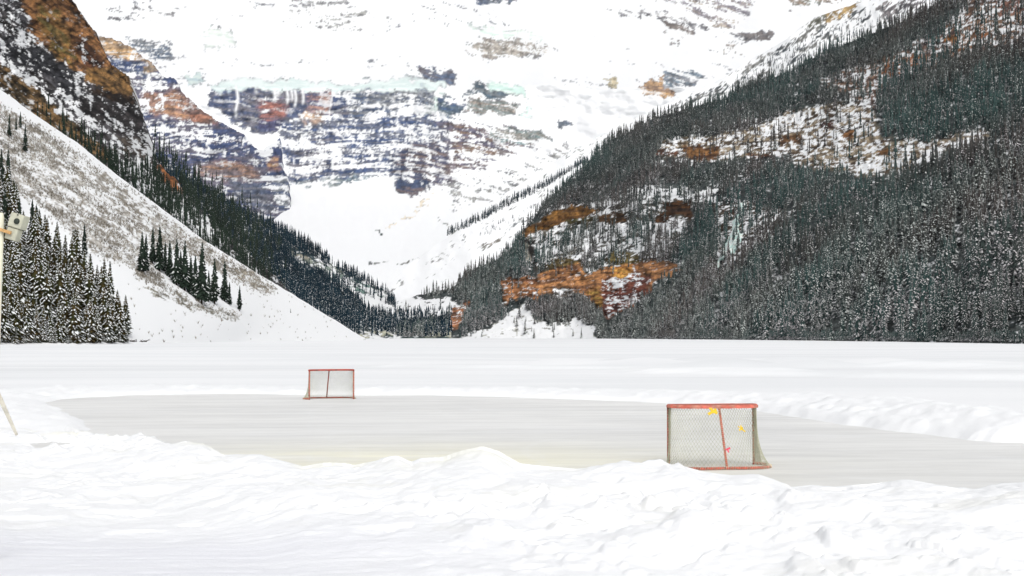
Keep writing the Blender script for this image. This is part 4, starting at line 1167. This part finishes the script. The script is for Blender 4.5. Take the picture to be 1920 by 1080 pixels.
def goal(loc, rz, label, near):
    W, Hh = (0.88 if near else 0.915), 1.19
    e = bpy.data.objects.new("hockey_goal", None); link(e); e.location = loc; e.rotation_euler = (0, 0, rz)
    tag(e, label, "hockey goal", "hockey goals on the rink")
    r = 0.030
    # perimeters from the -x post round the back to the +x post ; local +y points to the back
    topP = catmull([(-W, 0, Hh), (-W + .02, .22, Hh), (-W + .16, .42, Hh), (-W + .45, .50, Hh), (0, .52, Hh), (W - .45, .50, Hh), (W - .16, .42, Hh), (W - .02, .22, Hh), (W, 0, Hh)], 8)
    botP = catmull([(-W, 0, .03), (-W - .11, .22, .03), (-W - .14, .55, .03), (-W + .02, .90, .03), (-W + .4, 1.04, .03), (0, 1.02, .03), (W - .4, 1.04, .03), (W - .02, .90, .03), (W + .14, .55, .03), (W + .11, .22, .03), (W, 0, .03)], 6)

    def at_perim(P, t):
        ls = [0]
        for a, b in zip(P, P[1:]): ls.append(ls[-1] + (b - a).length)
        q = t * ls[-1]
        for i in range(len(P) - 1):
            if ls[i + 1] >= q:
                f = (q - ls[i]) / max(1e-9, ls[i + 1] - ls[i]); return P[i].lerp(P[i + 1], f)
        return P[-1].copy()
    NT = 120
    TT = [at_perim(topP, i / NT) for i in range(NT + 1)]; BB = [at_perim(botP, i / NT) for i in range(NT + 1)]

    def surf(s, t):
        """s across the perimeter 0..1, t 0 top .. 1 bottom"""
        q = min(max(s, 0), 1) * NT; i = min(int(q), NT - 1); f = q - i
        a = TT[i].lerp(TT[i + 1], f); b = BB[i].lerp(BB[i + 1], f)
        g = 0.22 * t + 0.78 * t ** 4.0
        c = 1 - abs(s - 0.5) / 0.5
        g = g * (1 - 0.8 * max(0, c) ** 0.5 * 0) + 0
        # toward the centre bar the net follows the straight bar
        k = math.exp(-((s - .5) / .16) ** 2); g = g * (1 - k) + t * k
        p = a.lerp(b, g); p.z = a.z + (b.z - a.z) * t
        # slack folds
        p.y += 0.012 * math.sin(s * 38 + t * 3) * math.sin(math.pi * t)
        return p
    # frame parts
    for sx in (-1, 1):
        mb = MB(); mb.tube([(sx * W, 0, .0), (sx * W, 0, .4), (sx * W, 0, .8), (sx * W, 0, Hh - .02)], r, 10)
        post = mb.build("post", M_red, e, True)
        lb = MB(); z = 0.06
        n = 34; pts = []
        for i in range(n * 6):
            a = i / 6 * 2 * math.pi; zz = 0.05 + (Hh - .1) * i / (n * 6)
            if int(i / 6) % 2 == 0:
                pts.append((sx * W + math.cos(a) * (r + .004), math.sin(a) * (r + .004), zz))
            else:
                pts.append((sx * W + math.cos(a) * (r + .004) * .9 - sx * .01, math.sin(a) * (r + .004) + .01, zz))
        lb.tube(pts, 0.0065, 4); lb.build("lacing", M_lace, post)
    mb = MB(); mb.tube([(-W, 0, Hh), (-W * .5, 0, Hh + .003), (0, 0, Hh + .002), (W * .5, 0, Hh + .004), (W, 0, Hh)], r, 10)
    mb.tube([(-W, 0, Hh - .05), (-W, 0, Hh)], r, 10); mb.tube([(W, 0, Hh - .05), (W, 0, Hh)], r, 10)
    mb.build("crossbar", M_red, e, True)
    mb = MB(); mb.tube(topP, r * .85, 8); mb.build("top_frame", M_red, e, True)
    mb = MB(); mb.tube(botP, r * .95, 8); bf = mb.build("base_frame", M_red, e, True)
    # white lacing on the base
    lb = MB(); pts = []
    n = 80
    for i in range(n * 5):
        t = i / (n * 5); p = at_perim(botP, t); q = at_perim(botP, min(1, t + .004)); d = (q - p)
        if d.length < 1e-6: continue
        d.normalize(); s_v = d.cross(Vector((0, 0, 1))); a = i / 5 * 2 * math.pi
        pts.append(p + s_v * math.cos(a) * (r + .002) + Vector((0, 0, 1)) * math.sin(a) * (r + .002))
    lb.tube(pts, 0.007, 3); lb.build("lacing", M_lace, bf)
    # centre bar
    c0 = Vector((0.0, .52, Hh)); c1 = Vector((0, 1.02, .03))
    mb = MB(); mb.tube([c0, c0.lerp(c1, .5), c1], r * .8, 8); cb = mb.build("centre_bar", M_red, e, True)
    lb = MB(); pts = []
    for i in range(30 * 5):
        a = i / 5 * 2 * math.pi; p = c0.lerp(c1, i / 150); pts.append(p + Vector((math.cos(a) * .028, math.sin(a) * .028, 0)))
    lb.tube(pts, 0.006, 3); lb.build("lacing", M_lace, cb)
    # padded top cover over shelf
    V = []; n = len(topP); drop = 0.07 if near else 0.035
    mb = MB()
    for i in range(n):
        p = topP[i]; out = Vector((p.x * .35, max(p.y, .0) - .0, 0)); out = out.normalized() if out.length > 0 else Vector((1, 0, 0))
        V.append((p.x * .98, p.y * .5, Hh + .028)); V.append((p.x + out.x * .01, p.y + out.y * .01, Hh + .030)); V.append((p.x + out.x * .042, p.y + out.y * .042, Hh + .004)); V.append((p.x + out.x * .040, p.y + out.y * .040, Hh - drop + .03 + .003 * math.sin(i * 1.7)))
    Fs = []
    for i in range(n - 1):
        for k in range(3): Fs.append((i * 4 + k, i * 4 + k + 1, i * 4 + 5 + k, i * 4 + 4 + k))
    # top sheet from the front crossbar to shelf
    b = len(V)
    for i in range(n): V.append((topP[i].x * .98, 0.0, Hh + .031))
    for i in range(n - 1): Fs.append((b + i, b + i + 1, (i + 1) * 4, i * 4))
    mb.add(V, Fs); mb.build("top_cover", M_pad, e, True)
    # netting: two families of diagonal strings
    nb = MB(); per = 4.3; sp_ = 0.068 if near else 0.062; rr = 0.0040 if near else 0.0048
    Ns = int(per / (sp_ * 1.414)); K = 1.19 / per
    nseg = 22
    for fam in (1, -1):
        for i in range(-int(Ns * K) - 1, Ns + int(Ns * K) + 2):
            s0 = i / Ns; pts = []
            for k in range(nseg + 1):
                t = k / nseg; s1 = s0 + fam * t * K
                if 0 <= s1 <= 1: pts.append(surf(s1, t))
            if len(pts) > 1: nb.tube(pts, rr, 3, cap=False)
    nb.tube([surf(i / 80, 0.995) for i in range(81)], rr * 1.6, 3); nb.tube([surf(i / 80, 0.03) for i in range(81)], rr * 1.6, 3)
    # loose folds gathered at the side near the post
    for sx in ((0.0, 0.985) if near else (0.0,)):
        for k in range(26 if near else 6):
            f = k / 26 * 0.07; s1 = f if sx == 0 else 1 - f
            nb.tube([surf(s1, j / 14) + Vector((0.006 * math.sin(j + k), 0.006 * math.cos(j * 1.3 + k), 0)) for j in range(15)], rr, 3, cap=False)
    nb.build("netting", M_net if near else M_net_old, e)
    return e, surf


g1, surf1 = goal((3.98, 27.35, 0.0), math.pi + 0.15, "near hockey goal seen from behind, with yellow tape scraps on its white net", True)
g2, surf2 = goal((-7.36, 55.8, 0.0), 0.33, "far hockey goal standing with its open mouth toward the camera", False)


def scrap(name, s, t, size, m, seed, parent, sf):
    r = random.Random(seed); c = sf(s, t); mb = MB()
    nrm = Vector((0, 1, 0.3)).normalized(); a = Vector((1, 0, 0)); b = Vector((0, -.3, 1)).normalized()
    for k in range(6):
        an = k / 6 * 6.28 + r.uniform(-.7, .7); l = size * r.uniform(.35, 1.25); w = size * r.uniform(.3, .6)
        d = a * math.cos(an) + b * math.sin(an); q = a * -math.sin(an) + b * math.cos(an)
        o0 = c + nrm * .015
        P = [o0 - q * w * .4, o0 + q * w * .4, o0 + d * l + q * w * .5 + nrm * r.uniform(.0, .03), o0 + d * l - q * w * .5 + nrm * r.uniform(0, .03)]
        P2 = [p + nrm * .003 for p in P]
        mb.add(P + P2, [(0, 1, 2, 3), (4, 7, 6, 5), (0, 4, 5, 1), (1, 5, 6, 2), (2, 6, 7, 3), (3, 7, 4, 0)])
    o = mb.build(name, m, parent); return o


scrap("tape_scrap", 0.555, 0.085, 0.11, M_yellow, 1, g1, surf1)
scrap("tape_scrap", 0.345, 0.38, 0.075, M_yellow, 2, g1, surf1)["label"] = "smaller yellow scrap on the right half of the net"
scrap("red_tag", 0.485, 0.70, 0.06, M_cerise, 3, g1, surf1)["label"] = "pink-red scrap by the centre bar"

# ------------------------------------------------------------------ pole with loudspeaker at the left edge
M_pole = mat("cream_painted_pole", (0.72, 0.70, 0.56), 0.6, 0.3, var=(3, 0.1))
M_box = mat("weathered_grey_casing", (0.48, 0.48, 0.38), 0.7, 0.3, var=(12, 0.15))
M_dark = mat("dark_speaker_grille", (0.035, 0.045, 0.035), 0.7, 0.3)
M_orange = mat("rusty_orange_bracket", (0.55, 0.33, 0.14), 0.8, 0.2, var=(30, 0.3))
M_wood = mat("bleached_wood", (0.74, 0.70, 0.60), 0.8, 0.2, var=(4, 0.2))
YP = 15.0
b0 = Vector(at(-18, 900, YP)); t0 = Vector(at(2, 399, YP))
root = bpy.data.objects.new("loudspeaker_pole", None); link(root); root.location = (b0.x, b0.y, 0.1)
tag(root, "cream pole at the left edge carrying a tilted grey loudspeaker", "pole")
mb = MB(); B = Vector((0, 0, 0)); T = t0 - Vector(root.location)
mb.tube([B, B.lerp(T, .5), B.lerp(T, .985), T], [.040, .038, .036, .024], 14); mb.build("pole", M_pole, root, True)
cx, _, cz = at(31, 428, YP); C0 = Vector((cx, YP, cz)) - Vector(root.location)
px2m = YP / F
Mx = Matrix.Translation(C0) @ Matrix.Rotation(math.radians(17), 4, 'Y') @ Matrix.Rotation(math.radians(-12), 4, 'Z')
mb = MB(); mb.box((-15 * px2m, -.06, 0 * px2m), (14 * px2m, .07, 27 * px2m), M=Mx); hs = mb.build("speaker_housing", M_box, root, bevel=.012)
mb = MB(); mb.box((-14.2 * px2m, -.045, -24 * px2m), (9 * px2m, .06, -1 * px2m), M=Mx); mb.build("mounting_box", M_box, root, bevel=.010)
mb = MB(); mb.tube([Mx @ Vector((3 * px2m, -.056, 13 * px2m)), Mx @ Vector((3 * px2m, -.072, 13 * px2m))], 5.6 * px2m, 20); mb.build("speaker_cone", M_dark, hs, True)
mb = MB(); mb.tube([Mx @ Vector((1 * px2m, -.056, 25 * px2m)), Mx @ Vector((1 * px2m, -.068, 25 * px2m))], 1.4 * px2m, 10); mb.build("bolt", M_dark, hs)
mb = MB(); mb.box((-26 * px2m, -.09, -14 * px2m), (0, -.062, -8 * px2m), M=Mx); mb.build("bracket", M_orange, root, bevel=.003)
# wooden stake leaning in the snow
p0 = Vector(at(27, 806, 30.0)); p1 = Vector(at(-14, 716, 29.0))
mb = MB(); mb.tube([p0 + (p0 - p1) * .1 - p0, p1.lerp(p0, .5) - p0, p1 - p0], [.035, .05, .055], 6)
st = mb.build("wooden_stake", M_wood); st.location = p0
tag(st, "pale wooden stake leaning out of the snow at the left edge", "stake")

# driftwood at the shore under the left trees
mb = MB(); rr_ = random.Random(4)
base = Vector(at(250, 641, 470.0))
for k in range(26):
    a = Vector((rr_.uniform(-5, 5), rr_.uniform(-3, 3), rr_.uniform(0, .4))); b = a + Vector((rr_.uniform(-2.4, 2.4), rr_.uniform(-1, 1), rr_.uniform(-.1, .9)))
    mb.tube([a, b], [.12, .05], 5)
o = mb.build("fallen_branches", M_bark); o.location = base
tag(o, "dark heap of fallen branches on the shore right of the spruce stand", "branches")

# ------------------------------------------------------------------ light
hz = MB(); hz.box((-9000, -60, -2.4), (9000, 12600, 3100))
M_haze = bpy.data.materials.new("thin_winter_haze"); M_haze.use_nodes = True
nt = M_haze.node_tree; nt.nodes.remove(nt.nodes["Principled BSDF"])
pv = nt.nodes.new("ShaderNodeVolumePrincipled"); pv.inputs["Color"].default_value = (0.80, 0.88, 1.0, 1); pv.inputs["Density"].default_value = 1.1e-5; pv.inputs["Anisotropy"].default_value = 0.1
nt.links.new(pv.outputs[0], nt.nodes["Material Output"].inputs["Volume"])
o = hz.build("haze", M_haze); tag(o, "thin cold haze filling the valley air", "haze", kind="stuff")

w = bpy.data.worlds.new("World"); scene.world = w; w.use_nodes = True
nt = w.node_tree; bg = nt.nodes["Background"]
sky = nt.nodes.new("ShaderNodeTexSky"); sky.sky_type = 'NISHITA'; sky.sun_disc = False
SUN_EL, SUN_AZ = math.radians(46), math.radians(168)      # azimuth clockwise from +Y
sky.sun_elevation = SUN_EL; sky.sun_rotation = SUN_AZ
sky.air_density = 1.0; sky.dust_density = 4.0; sky.ozone_density = 1.0
hs = nt.nodes.new("ShaderNodeHueSaturation"); hs.inputs["Saturation"].default_value = 0.22
nt.links.new(sky.outputs[0], hs.inputs["Color"]); nt.links.new(hs.outputs[0], bg.inputs["Color"])
bg.inputs["Strength"].default_value = 0.15
sd_ = bpy.data.lights.new("sun", "SUN"); sd_.energy = 1.2; sd_.angle = math.radians(34); sd_.color = (1.0, 0.98, 0.94)
so = bpy.data.objects.new("sun", sd_); link(so)
dirv = Vector((math.sin(SUN_AZ) * math.cos(SUN_EL), math.cos(SUN_AZ) * math.cos(SUN_EL), math.sin(SUN_EL)))
so.rotation_euler = dirv.to_track_quat('Z', 'Y').to_euler()
so.location = (0, -20, 60)

scene.view_settings.view_transform = 'Standard'
scene.view_settings.look = 'None'
scene.view_settings.exposure = -0.06
scene.view_settings.gamma = 1.0
scene.cycles.max_bounces = 5
scene.cycles.diffuse_bounces = 3
scene.cycles.glossy_bounces = 2
scene.cycles.use_denoising = True
